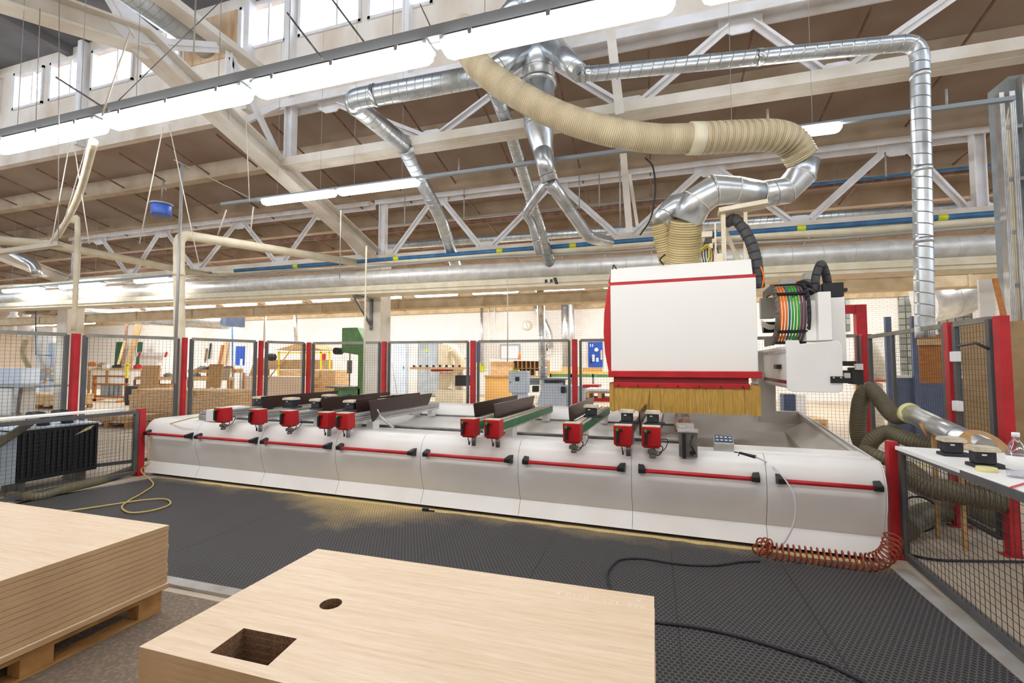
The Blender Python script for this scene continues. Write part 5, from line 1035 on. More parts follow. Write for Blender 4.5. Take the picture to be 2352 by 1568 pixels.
# ================================================================= FOREGROUND STACKS
def stack(lab, x0, x1, y0, y1, zt, n, th, holes=False, zbase=.13, top='top'):
    random.seed(11 if holes else 4); obs = []
    for i in range(n):
        z1 = zt - i * th; z0 = z1 - th + (.0006 if holes else .0028); jx = 0 if i == 0 else random.uniform(-.003, .002); jy = 0 if i == 0 else random.uniform(-.003, .003)
        if i == n - 1 and not holes: jx += .02
        mb = MB(); 
        if not holes:
            mb.cur = 1; mb.b2((x0, y0 + jy, z0), (x1 + jx, y1 + jy, z1)); mb.cur = 0
            mb.m[[k for k, f in enumerate(mb.f) if all(abs(mb.v[v].z - z1) < 1e-6 for v in f)][0]] = 0
        else:
            out = [V(x0, y0 + jy, 0), V(x1 + jx, y0 + jy, 0), V(x1 + jx, y1 + jy, 0), V(x0, y1 + jy, 0)]
            sq = [V(*p, 0) for p in ((-1.565, 1.331), (-1.304, 1.335), (-1.323, 1.495), (-1.579, 1.49))]
            cc = V(-1.372, 1.749, 0); ci = [cc + V(.047 * math.cos(2 * PI * k / 32), .047 * math.sin(2 * PI * k / 32), 0) for k in range(32)]
            vs = out + sq + ci
            # bridge outline to holes by planar pieces: grid split
            ym = 1.62
            L = V(x0, ym, 0); Rr_ = V(x1 + jx, ym, 0)
            def ringfill(A, B):  # A outer quad CCW (4), B inner loop CCW ; angular fan
                A = [p + (q - p) * (j / 30) for p, q in zip(A, A[1:] + A[:1]) for j in range(30)]; B = [p + (q - p) * (j / 4) for p, q in zip(B, B[1:] + B[:1]) for j in range(4)]
                c = sum(B, V(0, 0, 0)) / len(B); ang = lambda p: math.atan2(p.y - c.y, p.x - c.x)
                A2 = sorted(A, key=ang); B2 = sorted(B, key=ang); fs = []; 
                seq = sorted([(ang(p), 'A', k) for k, p in enumerate(A2)] + [(ang(p), 'B', k) for k, p in enumerate(B2)])
                la = max(k for a_, s, k in seq if s == 'A'); lb = max(k for a_, s, k in seq if s == 'B')
                for a_, s, k in seq:
                    if s == 'A': fs.append((A2[la], A2[k], B2[lb])); la = k
                    else: fs.append((A2[la], B2[k], B2[lb])); lb = k
                return fs
            F1 = ringfill([out[0], out[1], Rr_, L], sq); F2 = ringfill([L, Rr_, out[2], out[3]], ci)
            mb.cur = 0
            for f in F1 + F2:
                n_ = (f[1] - f[0]).cross(f[2] - f[0]); g = list(f) if n_.z > 0 else list(f)[::-1]; mb.add([p + V(0, 0, z1) for p in g], [(0, 1, 2)])
                if i == n - 1: mb.add([p + V(0, 0, z0) for p in g[::-1]], [(0, 1, 2)])
            mb.cur = 1
            for a_, b_ in zip(out, out[1:] + out[:1]): mb.quad(a_ + V(0, 0, z0), b_ + V(0, 0, z0), b_ + V(0, 0, z1), a_ + V(0, 0, z1))
            mb.cur = 2
            for lp in (sq, ci):
                for a_, b_ in zip(lp, lp[1:] + lp[:1]): mb.quad(b_ + V(0, 0, z0), a_ + V(0, 0, z0), a_ + V(0, 0, z1), b_ + V(0, 0, z1))
        o = build('veneered_board', mb, [M['veneer'], M['edge'], M['core']])
        s_ = 'left foreground stack' if not holes else 'near stack with the square hole'
        ord_ = ['topmost', 'second', 'third', 'fourth', 'fifth', 'sixth', 'seventh', 'eighth', 'ninth', 'tenth', 'eleventh', 'twelfth', 'thirteenth', 'fourteenth', 'fifteenth', 'sixteenth', 'seventeenth'][i]
        tag(o, ('%s oak veneered board of the %s' % (ord_, s_)) + ('' if i == 0 else ' counted from the top'), 'board', 'boards of the ' + s_); obs.append(o)
    return obs
A = stack('', -5.3, -3.05, .9, 2.27, .55, 13, .0305)
B = stack('', -1.85, -.012, 1.28, 2.235, .55, 15, .027, True)
mb = MB(); mb.b2((-1.75, 1.3, .13), (-.05, 2.2, .145)); o = one('base_board', 'dull bottom board under the near stack', 'board', mb, M['ply'])
# pencil notes on the near board
def note(txt, x, y, sc, rz):
    G = {'K': [[(0, 0), (0, 1)], [(.6, 1), (0, .45), (.6, 0)]], '1': [[(.1, .8), (.3, 1), (.3, 0)]], '0': [[(0, .5), (.15, .95), (.45, .95), (.6, .5), (.45, .05), (.15, .05), (0, .5)]], '.': [[(.1, 0), (.15, .06)]], '2': [[(0, .8), (.2, 1), (.5, .9), (.5, .6), (0, 0), (.6, 0)]], 'A': [[(0, 0), (.3, 1), (.6, 0)], [(.12, .4), (.48, .4)]], 'P': [[(0, 0), (0, 1), (.5, .9), (.5, .6), (0, .5)]], '6': [[(.5, 1), (.1, .6), (.05, .2), (.3, 0), (.5, .2), (.4, .5), (.1, .4)]], ' ': []}
    mb = MB(); cx = 0; R_ = Matrix.Rotation(rz, 3, 'Z')
    for c in txt:
        for st in G[c]:
            P = [V(x, y, .5506) + R_ @ V((cx + a) * sc, b * sc, 0) for a, b in st]
            for p, q in zip(P, P[1:]): mb.bar(p, q, .0022, .0006)
        cx += .85
    return mb
mb = note('K 0110.121 P.AAZ'.replace('Z', '2'), -.45, 2.09, .03, 0)
# the note is written along the far right edge, read from the far side
mb = note('2AA.121 .0110 K', -.05, 2.14, .032, PI - .02); m2 = note('6', -.07, 2.19, .03, PI); mb.add(m2.v, m2.f)
build('chalk_note', mb, M['chalk'], B[0])
def pallet(label, x0, x1, y0, y1, z0=0, h=.13, m='pallet', blocks=3, n=5):
    t = thing('pallet', label, 'pallet', ((x0 + x1) / 2, (y0 + y1) / 2, z0), None)
    for i in range(n):
        y = y0 + .05 + (y1 - y0 - .1) * i / (n - 1); mb = MB(); mb.b2((x0, y - .05, z0 + h - .022), (x1, y + .05, z0 + h)); build('deck_board', mb, M[m], t)
    for i in range(3):
        x = x0 + .05 + (x1 - x0 - .1) * i / 2; mb = MB(); mb.b2((x - .05, y0, z0 + h - .042), (x + .05, y1, z0 + h - .0225)); build('stringer_board', mb, M[m], t)
        mb = MB(); mb.b2((x - .05, y0, z0), (x + .05, y1, z0 + .018)); build('bottom_board', mb, M[m], t)
        for j in range(blocks):
            y = y0 + .07 + (y1 - y0 - .14) * j / (blocks - 1); mb = MB(); mb.b2((x - .05, y - .07, z0 + .018), (x + .05, y + .07, z0 + h - .042)); build('block', mb, M[m], t, bevel=.003)
    return t
pallet('timber pallet under the left foreground stack', -5.25, -3.08, 1.0, 2.26, h=.152, blocks=3)
pallet('timber pallet under the near stack, mostly hidden', -1.8, -.05, 1.32, 2.2, h=.13)
# ================================================================= BACK WORKSHOP
def R2(px0, px1, py0, py1, Y):
    a = aY(px0, (py0 + py1) / 2, Y); b = aY(px1, (py0 + py1) / 2, Y); t = aY((px0 + px1) / 2, py0, Y); u = aY((px0 + px1) / 2, py1, Y)
    return a.x, b.x, max(u.z, 0), t.z
def gb(mb, px0, px1, py0, py1, Y, d, floor=False):
    x0, x1, z0, z1 = R2(px0, px1, py0, py1, Y); mb.b2((x0, Y, 0 if floor else z0), (x1, Y + d, z1)); return mb
# grey cabinets
def cabinet(px0, px1, py0, Y, label, m, doors=2, group=None, d=.6):
    x0, x1, z0, z1 = R2(px0, px1, py0, 900, Y); t = thing('cabinet', label, 'cabinet', ((x0 + x1) / 2, Y, 0), group)
    mb = MB(); mb.b2((x0, Y, .05), (x1, Y + d, z1)); build('body', mb, m, t)
    w = (x1 - x0) / doors
    for i in range(doors):
        mb = MB(); mb.b2((x0 + w * i + .015, Y - .02, .1), (x0 + w * (i + 1) - .015, Y, z1 - .04)); o = build('door', mb, m, t, bevel=.006)
        h = MB(); xh = x0 + w * (i + (.85 if i % 2 == 0 else .15)); h.b2((xh - .015, Y - .05, z1 * .5), (xh + .015, Y - .02, z1 * .5 + .15)); build('handle', h, M['black'], o)
    mb = MB(); mb.b2((x0 + .02, Y + .02, 0), (x1 - .02, Y + d - .02, .05)); build('plinth', mb, M['steel'], t); return t
cabinet(898, 933, 786, 21, 'pale grey tall cabinet beside the white column', M['ltblue'], 1)
cabinet(934, 960, 786, 21.2, 'cream tall cabinet between two grey ones', M['white'], 1)
t = cabinet(961, 1004, 786, 20.8, 'grey electrical cabinet with a yellow warning triangle', M['greycab'], 2)
x0, x1, z0, z1 = R2(976, 982, 802, 808, 20.77); mb = MB(); mb.prism([(x0, 20.77, z0), (x1 + .05, 20.77, z0), ((x0 + x1) / 2 + .02, 20.77, z1 + .06)], (0, -.005, 0)); build('warning_sign', mb, M['yel'], t)
# green bandsaw
Y = 13.5; t = thing('bandsaw', 'tall green bandsaw with a blue motor behind the thin red post', 'machine', (aY(810, 850, Y).x, Y, 0))
x0, x1, z0, z1 = R2(784, 836, 752, 905, Y); xm = R2(822, 836, 752, 905, Y)[0]
mb = MB(); mb.prism([(x0, Y, z1 - .85), (x0, Y, z1), (xm - .05, Y, z1), (x1, Y, z1 - .5), (x1, Y, 0), (xm, Y, 0), (xm, Y, z1 - .95)], (0, .5, 0)); build('frame', mb, M['bandsaw'], t, bevel=.01)
x2 = R2(756, 800, 870, 905, Y)[0]
mb = MB(); mb.b2((x2, Y - .2, .80), (xm + .02, Y + .5, .86)); build('saw_table', mb, M['steel'], t); mb = MB(); mb.b2((x2 + .2, Y, 0), (xm + .1, Y + .45, .8)); build('base', mb, M['bandsaw'], t, bevel=.01)
mb = MB(); mb.cyl((x0 + .35, Y - .25, .45), (x0 + .35, Y, .45), .13, 18); mb.b2((x0 + .25, Y - .15, .26), (x0 + .45, Y, .34)); build('motor', mb, M['motor'], t)
mb = MB(); mb.b2((x0 + .25, Y + .1, .86), (x0 + .27, Y + .14, z1 - .8)); mb.b2((x0 + .2, Y + .05, 1.3), (x0 + .3, Y + .2, 1.75)); build('blade_guard', mb, M['steel'], t)
q = aY(775, 806, Y); mb = MB(); mb.cyl(q + V(0, -.1, 0), q + V(0, .2, 0), .12, 18); build('feed_wheel', mb, M['rubber'], t)
# overhead router / drill press cream
Y = 17; t = thing('drilling_machine', 'cream overhead router machine with a wide table beside the grey cabinets', 'machine', (aY(1030, 850, Y).x, Y, 0))
mb = MB(); gb(mb, 1006, 1030, 790, 838, Y, .5); mb.tube([aY(1018, 795, Y + .2), aY(1050, 800, Y + .2)], .14, 14); build('head', mb, M['creamm'], t, bevel=.02)
mb = MB(); mb.tube(catmull([aY(1040, 800, Y), aY(1056, 830, Y + .2), aY(1048, 862, Y + .3), aY(1038, 895, Y + .2)], 6), [.2 - .001 * i for i in range(19)], 14); mb.cyl(aY(1022, 838, Y), aY(1022, 852, Y), .1, 12); gb(mb, 1008, 1052, 855, 905, Y + .2, .6, True); build('column', mb, M['creamm'], t, bevel=.03)
mb = MB(); gb(mb, 941, 1078, 843, 848, Y - .3, 1.0); build('table_board', mb, M['wood'], t); mb = MB(); gb(mb, 990, 1025, 848, 853, Y - .2, .7); build('red_table_edge', mb, M['red'], t)
mb = MB(); gb(mb, 1045, 1070, 862, 886, Y + .1, .5); build('motor', mb, M['rubber'], t, bevel=.02)
mb = MB(); gb(mb, 1000, 1062, 895, 907, Y + .1, .7, True); build('foot', mb, M['creamm'], t)
mb = MB(); q = aY(1062, 800, Y); 
for i in range(8): x_ = 948 + i * 15; gb(mb, x_, x_ + 4, 838, 843, Y - .1, .05)
build('clamp_screws', mb, M['black'], t)
mb = MB(); mb.tube([aY(900, 832, 16), aY(912, 903, 16)], .012, 8); one('broom', 'thin wooden pole leaning near the grey cabinets', 'pole', mb, M['wood'])
# orange bench and slotted shelf
Y = 18; t = thing('workbench', 'light orange wooden bench cabinet with a slotted shelf behind the pale blue control box', 'bench', (aY(1150, 880, Y).x, Y, 0))
mb = MB(); gb(mb, 1114, 1180, 866, 906, Y, .8, True); build('body', mb, M['orangewood'] if False else mk('bench_amber', 'E3B36A', .6), t, bevel=.01)
mb = MB(); gb(mb, 1112, 1236, 862, 866, Y - .05, .9); build('bench_top', mb, M['ply'], t)
mb = MB(); gb(mb, 1127, 1178, 830, 862, Y + .3, .5); build('cupboard', mb, M['lumber'], t)
x0, x1, z0, z1 = R2(1178, 1256, 828, 864, Y + .3); mb = MB(); mb.b2((x0, Y + .78, z0), (x1, Y + .8, z1)); n = 8
for i in range(n + 1): x = x0 + (x1 - x0) * i / n; mb.b2((x - .012, Y + .4, z0), (x + .012, Y + .8, z1))
for f in (0, .5, 1): z = z0 + (z1 - z0) * f; mb.b2((x0, Y + .4, z - .012), (x1, Y + .8, z + .012))
build('pigeonhole_shelf', mb, M['ply'], t)
for i in range(7):
    x = x0 + (x1 - x0) * (i + .5) / n; mb = MB(); mb.b2((x - .06, Y + .42, z0 + .02), (x + .06, Y + .6, z0 + (z1 - z0) * random.uniform(.25, .42))); one('document_binder', 'small item in the slotted shelf, number %s from the left' % ['one', 'two', 'three', 'four', 'five', 'six', 'seven'][i], 'binder', mb, [M['paper'], M['black'], M['white']][i % 3], 'things in the slotted shelf')
mb = MB(); q = aY(1193, 826, Y + .4); mb.lathe(q - V(0, 0, .02), [(0, 0), (.06, 0), (.06, .2), (.03, .26), (.02, .34), (0, .34)], 14); one('spray_bottle', 'orange bottle standing on the slotted shelf', 'bottle', mb, M['orange'])
mb = MB(); q = aY(1125, 826, Y + .2); e = aY(1250, 828, Y + .2); mb.bar(q, e, .06, .05); one('measuring_rail', 'white and red rail lying on top of the slotted shelf', 'rail', mb, M['paper'])
# pale blue control box on a stand
Y = 13; t = thing('control_box', 'pale blue control box on a stand in front of the orange bench', 'control box', (aY(1190, 880, Y).x, Y, 0))
x0, x1, z0, z1 = R2(1168, 1211, 852, 902, Y); mb = MB(); mb.b2((x0, Y, z0), (x1, Y + .3, z1)); build('case', mb, M['ltblue'], t, bevel=.01)
mb = MB(); mb.b2((x0 + .03, Y - .015, z0 + .03), (x1 - .03, Y, z1 - .03)); dd = build('door', mb, M['ltblue'], t, bevel=.005)
mb = MB(); xm = (x0 + x1) / 2; zm = z1 - .22; mb.b2((xm - .07, Y - .03, zm - .07), (xm + .05, Y - .015, zm + .05)); build('display', mb, M['black'], dd); mb = MB(); mb.b2((x0 + .05, Y - .03, z0 + .28), (x0 + .07, Y - .015, z0 + .33)); build('lock', mb, M['black'], dd)
mb = MB(); mb.b2((x0 + .08, Y + .1, 0), (x1 - .05, Y + .25, z0)); build('stand', mb, M['ltblue'], t)
mb = MB(); gb(mb, 1175, 1190, 849, 852, Y, .2); one('cloth', 'yellow cloth lying on the pale blue control box', 'cloth', mb, M['yellow'])
# pale blue planer
Y = 13.6; t = thing('planing_machine', 'pale blue planing machine behind the mesh left of the hood', 'machine', (aY(1290, 890, Y).x, Y, 0))
mb = MB(); x0, x1, z0, z1 = R2(1222, 1300, 880, 925, Y); mb.prism([(x0, Y, 0), (x0 + .35, Y, z1), (x1 - .25, Y, z1), (x1, Y, z1 - .35), (x1, Y, 0)], (0, .8, 0)); build('base', mb, M['ltblue'], t, bevel=.02)
mb = MB(); gb(mb, 1262, 1345, 885, 925, Y + .2, .7, True); build('side_case', mb, M['ltblue'], t, bevel=.02)
mb = MB(); gb(mb, 1212, 1300, 868, 872, Y - .05, .9); gb(mb, 1215, 1298, 872, 884, Y + .7, .06); build('planer_table', mb, M['lampt'], t)
mb = MB(); gb(mb, 1222, 1235, 886, 900, Y - .15, .2); build('feed_block', mb, M['rubber'], t, bevel=.01); mb = MB(); gb(mb, 1288, 1298, 888, 902, Y - .12, .2); build('feed_block', mb, M['rubber'], t, bevel=.01)
mb = MB(); gb(mb, 1338, 1375, 884, 890, Y + .1, .8); one('red_guard', 'orange red strip guard right of the pale blue planer', 'guard', mb, M['red'])
# yellowish bench at right of planer
Y = 19.5; t = thing('workbench', 'long yellow topped bench under the blue tool board', 'bench', (aY(1330, 870, Y).x, Y, 0))
mb = MB(); gb(mb, 1258, 1420, 853, 858, Y, .9); build('bench_top', mb, mk('bench_yellow', 'DDBB62', .6), t)
for px in (1262, 1310, 1360, 1410): mb = MB(); gb(mb, px, px + 4, 858, 905, Y + .05, .1, True); build('leg', mb, M['steel'], t)
mb = MB(); gb(mb, 1262, 1415, 860, 866, Y + .05, .7); build('drawer_row', mb, M['bandsaw'], t)
mb = MB(); gb(mb, 1290, 1330, 842, 853, Y + .2, .4); one('wooden_box', 'light timber box on the yellow bench left part', 'box', mb, M['lumber']); mb = MB(); gb(mb, 1338, 1382, 844, 853, Y + .2, .4); one('wooden_box', 'light timber box on the yellow bench under the tool board', 'box', mb, M['ply'])
# pallets behind the hood edge
for i, (a, b, c, d, m, l) in enumerate([(1345, 1410, 893, 899, 'paper', 'white board on the pallet left of the amber strips'), (1345, 1410, 914, 922, 'red', 'red boards low beside the amber strips')]):
    mb = MB(); gb(mb, a, b, c, d, 12.2, .9); one('board', l, 'board', mb, M[m])
x0, x1, z0, z1 = R2(1345, 1410, 899, 914, 12.2); pallet('white timber pallet left of the amber strip curtain', x0, x1, 12.2, 13.1, z0=z0, h=.15, m='wood')
# wall things
def wallbox(name, label, cat, px0, px1, py0, py1, m, Y=23.12, d=.085, group=None):
    mb = MB(); gb(mb, px0, px1, py0, py1, Y, d); return one(name, label, cat, mb, M[m] if isinstance(m, str) else m, group, bevel=.01)
c = aY(1210, 747, 23.14); t = thing('wall_clock', 'round white wall clock above the slotted shelf', 'clock', c)
mb = MB(); mb.lathe(c, [(0, -.05), (.24, -.05), (.26, -.04), (.26, .03), (0, .03)], 36, 'Y'); build('case', mb, M['cream'], t)
mb = MB(); mb.lathe(c, [(0, -.055), (.215, -.055), (.215, -.05)], 36, 'Y'); build('dial', mb, M['paper'], t)
for nm, a, l, w in (('hour_hand', 150, .11, .018), ('minute_hand', 0, .17, .012)):
    e = c + V(math.sin(math.radians(a)) * l, -.062, math.cos(math.radians(a)) * l); mb = MB(); mb.bar(c + V(0, -.062, 0), e, .004, w, up=(0, 0, 1) if a == 150 else (1, 0, 0)); build(nm, mb, M['black'], t)
mb = MB()
for k in range(12): a = k * PI / 6; mb.box(c + V(math.sin(a) * .19, -.058, math.cos(a) * .19), (.014, .004, .028), R=Matrix.Rotation(a, 3, 'Y'))
build('hour_marks', mb, M['black'], t)
t = wallbox('tool_board', 'blue perforated tool board hung with tools, left of the hood', 'tool board', 1351, 1384, 785, 843, 'blue_board')
for px, py, w, h, m in ((1356, 793, 2, 6, 'paper'), (1361, 793, 2, 6, 'paper'), (1370, 803, 8, 8, 'paper'), (1381, 815, 4, 22, 'felt'), (1363, 822, 6, 16, 'ltblue'), (1372, 826, 5, 9, 'paper'), (1358, 828, 3, 12, 'black')):
    mb = MB()
    if px == 1370: q = aY(px, py, 23.1); mb.lathe(q, [(0, -.06), (.1, -.06), (.1, .03), (0, .03)], 18, 'Y')
    else: gb(mb, px - w / 2, px + w / 2, py - h / 2, py + h / 2, 23.07, .055)
    one('hand_tool', 'tool hanging on the blue tool board, ' + {1356: 'leftmost small white one at the top', 1361: 'second small white one at the top', 1370: 'round white disc with spokes', 1381: 'long yellowish one at the right', 1363: 'pale blue handle in the middle', 1372: 'small white one below the disc', 1358: 'dark one at lower left'}[px], 'tool', mb, M[m], 'tools on the blue board')
wallbox('tool_board', 'narrow blue board just right of the faded red post', 'tool board', 1094, 1102, 784, 832, 'blue_board')
wallbox('tool_board', 'plain blue board on the wall near the pale blue thin pipe', 'tool board', 541, 560, 795, 838, 'blue_board')
wallbox('jacket', 'yellow green cloth hanging below the narrow blue board', 'cloth', 1101, 1112, 832, 852, 'yellow')
wallbox('switch_box', 'small cream box with a dark window on the wall right of the clock', 'box', 1252, 1266, 788, 815, 'white', d=.1); wallbox('vent_grille', 'small dark grille on the cream wall box', 'grille', 1252, 1258, 790, 805, 'black', Y=23.1, d=.03)
t = wallbox('picture_board', 'pale framed sheet on the wall below the clock', 'frame', 1148, 1194, 790, 826, 'greycab'); mb = MB(); gb(mb, 1151, 1191, 794, 823, 23.1, .02); build('sheet', mb, M['paper'], t)
wallbox('notice_sheet', 'small sheet on the wall beside the plain blue board', 'sheet', 573, 582, 801, 818, 'paper'); wallbox('notice_sheet', 'orange framed sheet on the wall beside the faded red post', 'sheet', 1062, 1071, 802, 822, 'paper')
wallbox('fire_extinguisher_sign', 'small red sign left of the green bandsaw', 'sign', 737, 746, 812, 826, 'red')
# radiator
t = thing('radiator', 'white ribbed radiator under the plain blue board', 'radiator', aY(550, 872, 22.8)); mb = MB()
for i in range(9): gb(mb, 538 + i * 3.4, 540 + i * 3.4, 856, 872, 22.7, .15)
build('ribs', mb, M['white'], t)
# yellow trolley with hood shape and boards
Y = 17; t = thing('sanding_table', 'yellow framed table with a flat wooden canopy above a beige box', 'table', (aY(670, 860, Y).x, Y, 0))
x0, x1, z0, z1 = R2(632, 738, 795, 803, Y); mb = MB(); mb.prism([(x0, Y, z0), (x0 + 1.2, Y, z1 + .12), (x1 - 1, Y, z1 + .12), (x1, Y, z0)], (0, 1.2, 0)); build('canopy', mb, M['ply'], t)
for px in (638, 702, 735, 755): mb = MB(); gb(mb, px, px + 2.5, 806, 862, Y, .05, True); build('leg', mb, M['yel'], t)
mb = MB(); gb(mb, 638, 757, 808, 811, Y, .05); build('rail', mb, M['yel'], t)
mb = MB(); gb(mb, 612, 730, 826, 848, Y + .1, 1.0); build('beige_box', mb, M['card'], t, bevel=.01); mb = MB(); gb(mb, 640, 700, 850, 872, Y + .1, .8, True); build('lower_box', mb, M['lumber'], t)
mb = MB(); q = aY(625, 820, Y - .3); mb.lathe(q, [(0, -.1), (.17, -.1), (.17, .1), (0, .1)], 20, 'Y'); one('wheel_guard', 'round black and red disc by the third red post', 'disc', mb, M['black']); 
mb = MB(); q = aY(615, 820, Y - .35); mb.lathe(q, [(0, -.1), (.09, -.1), (.09, .1), (0, .1)], 16, 'Y'); one('wheel_hub', 'small red drum left of the round black disc', 'disc', mb, M['red'])
mb = MB(); mb.tube([aY(672, 798, 15), aY(652, 825, 15), aY(612, 875, 15)], .025, 8); one('timber_pole', 'thin pole leaning across in front of the yellow trolley', 'pole', mb, M['wood'])
mb = MB(); mb.tube(catmull([aY(683, 785, 12.5), aY(691, 790, 12.5), aY(691, 840, 12.5), aY(690, 893, 12.5)], 5), .02, 8); one('hanging_tube', 'thin pale tube hanging in front of the yellow trolley', 'tube', mb, M['cream'])
# white boards standing
Y = 15; mb = MB(); gb(mb, 562, 700, 864, 905, Y, .5, True); one('board_stack', 'wide pale board stack standing behind the mesh right of the lumber', 'boards', mb, mk('pale_board', 'E8D6C4', .6), bevel=.01)
mb = MB(); x0, x1, z0, z1 = R2(568, 600, 822, 864, 17); mb.prism([(x0, 17, z0 - .2), (x0 + .45, 17, z1), (x1, 17, z1), (x1, 17, z0 - .2)], (0, .5, 0)); one('board_stack', 'brownish board leaning behind the third red post', 'board', mb, M['card'])
for px, y0, y1, l in ((535, 760, 905, 'left pale blue steel post behind the lumber stack'), (552, 824, 900, 'middle short steel post behind the lumber stack'), (565, 825, 905, 'right short steel post behind the lumber stack')):
    mb = MB(); a = aY(px, y1, 17); b = aY(px, y0, 17); mb.cyl((a.x, 17, 0), (a.x, 17, b.z), .05 if px > 540 else .04, 12); mb.cyl((a.x, 17, 0), (a.x, 17, .02), .12, 12); one('steel_post', l, 'post', mb, M['ltblue'], 'steel posts behind the lumber')
# lumber stacks
def lumberstack(label, px0, px1, pt, Y, d, n, zb=.15, seed=1):
    random.seed(seed); x0, x1, _, zt = R2(px0, px1, pt, 950, Y); th = (zt - zb) / n; k = 0
    nums = ['lowest', 'second', 'third', 'fourth', 'fifth', 'sixth', 'seventh', 'eighth', 'ninth', 'tenth']
    for i in range(n):
        z = zb + th * i; m = random.choice((2, 3)); w = (x1 - x0) / m
        for j in range(m):
            mb = MB(); a = x0 + w * j + random.uniform(0, .03); jy = random.uniform(-.03, .05)
            for s in range(3): mb.b2((a, Y + jy, z + th * s / 3 + .002), (a + w - .01, Y + d + jy, z + th * (s + 1) / 3 - .003))
            one('timber_bundle', 'boards in the %s layer, %s, of the %s' % (nums[i], ['left', 'middle', 'right'][j] if m == 3 else ['left', 'right'][j], label), 'boards', mb, M['lumber'], 'bundles of the ' + label)
    pallet('timber pallet under the ' + label, x0, x1, Y, Y + d, h=zb)
lumberstack('big lumber stack behind the machine left end', 296, 522, 896, 9.3, 1.1, 5)
lumberstack('small stack behind the left low fence', 196, 292, 955, 8.2, .9, 3, seed=5)
lumberstack('low stack on pallets at far left', 28, 146, 905, 11, .9, 2, seed=8)
lumberstack('low stack beside the bandsaw foot', 700, 768, 850, 16, 1.0, 4, seed=3)
# orange framed trestle with panels
Y = 14; t = thing('trestle', 'orange wooden trestle holding grey panels left of the yellow standing tool', 'trestle', (aY(245, 890, Y).x, Y, 0))
x0, x1, z0, z1 = R2(212, 285, 862, 922, Y)
for x in (x0, x1): mb = MB(); mb.b2((x, Y, 0), (x + .1, Y + .1, z1)); mb.b2((x, Y - .3, 0), (x + .1, Y + .4, .08)); build('leg', mb, M['orangewood'], t)
for z in (z1, z1 * .7, .25): mb = MB(); mb.b2((x0 - .1, Y + .02, z - .08), (x1 + .15, Y + .1, z)); build('cross_rail', mb, M['orangewood'], t)
mb = MB()
for i in range(4): mb.b2((x0 + .35 + .2 * i, Y + .12 + .05 * i, .2), (x0 + .8 + .22 * i, Y + .15 + .05 * i, z1 * .68))
build('grey_panels', mb, M['greycab'], t)
t = thing('hand_pallet_lever', 'yellow standing tool with a black base in the middle of the left workshop', 'tool', aY(291, 905, 13)); mb = MB(); mb.bar(aY(291, 833, 13), aY(291, 868, 13), .1, .08, up=(0, 1, 0)); mb.bar(aY(284, 838, 13), aY(298, 838, 13), .06, .06); build('handle', mb, M['yel'], t); mb = MB(); gb(mb, 286, 298, 886, 906, 13, .3, True); mb.bar(aY(291, 868, 13.1), aY(291, 880, 13.1), .08, .08, up=(0, 1, 0)); build('base', mb, M['rubber'], t, bevel=.05)
def lean(label, px0, px1, pt, pb, Y, m, dx=0, d=.04, name='leaning_board'):
    x0, x1, z0, z1 = R2(px0, px1, pt, pb, Y); mb = MB(); mb.prism([(x0, Y - .08, z0), (x1, Y - .08, z0), (x1 + dx, Y, z1), (x0 + dx, Y, z1)], (0, d, 0)); return one(name, label, 'board', mb, M[m])
lean('tall brown board leaning on the back wall', 290, 306, 740, 845, 20, 'card', .7)
lean('narrow dark board left of the tall brown board', 283, 289, 738, 850, 20.3, 'brownpipe', .1)
lean('thin pale batten leaning on the back wall', 270, 275, 782, 848, 19.5, 'wood', .45)
lean('square yellow fibreboard panel standing behind the bent white pipe', 326, 366, 839, 893, 12.5, 'ply')
lean('yellow fibreboard panel standing above the lumber stack', 480, 511, 836, 890, 12.5, 'ply')
lean('greenish panel behind the yellow fibreboard panel', 511, 530, 846, 872, 14, 'felt')
for i, (a, b, c, d, Y, m) in enumerate([(196, 330, 846, 851, 16, 'lumber'), (430, 530, 848, 856, 16, 'ply'), (300, 400, 866, 872, 16.5, 'wood'), (430, 500, 866, 874, 15.5, 'lumber'), (300, 385, 885, 893, 16.2, 'ply')]):
    t = thing('rack_shelf', ['shelf of planks left of the yellow standing tool', 'upper shelf of planks behind the lumber stack', 'middle shelf of planks behind the square panel', 'lower shelf of planks behind the lumber stack', 'lowest shelf of planks near the floor at left'][i], 'shelf', (aY((a + b) / 2, d, Y).x, Y, 0)); mb = MB(); x0, x1, z0, z1 = R2(a, b, c, d, Y)
    for k in range(6): y = Y + k * .15; mb.b2((x0 + random.uniform(0, .4), y, z0), (x1 - random.uniform(0, .4), y + .13, z1 + random.uniform(-.03, .05)))
    build('planks', mb, M[m], t)
    for x in (x0 + .2, x1 - .2):
        for yy in (0, .8): mb = MB(); mb.b2((x, Y + yy, 0), (x + .08, Y + yy + .08, z0)); build('leg', mb, M['pallet'], t)
random.seed(21)
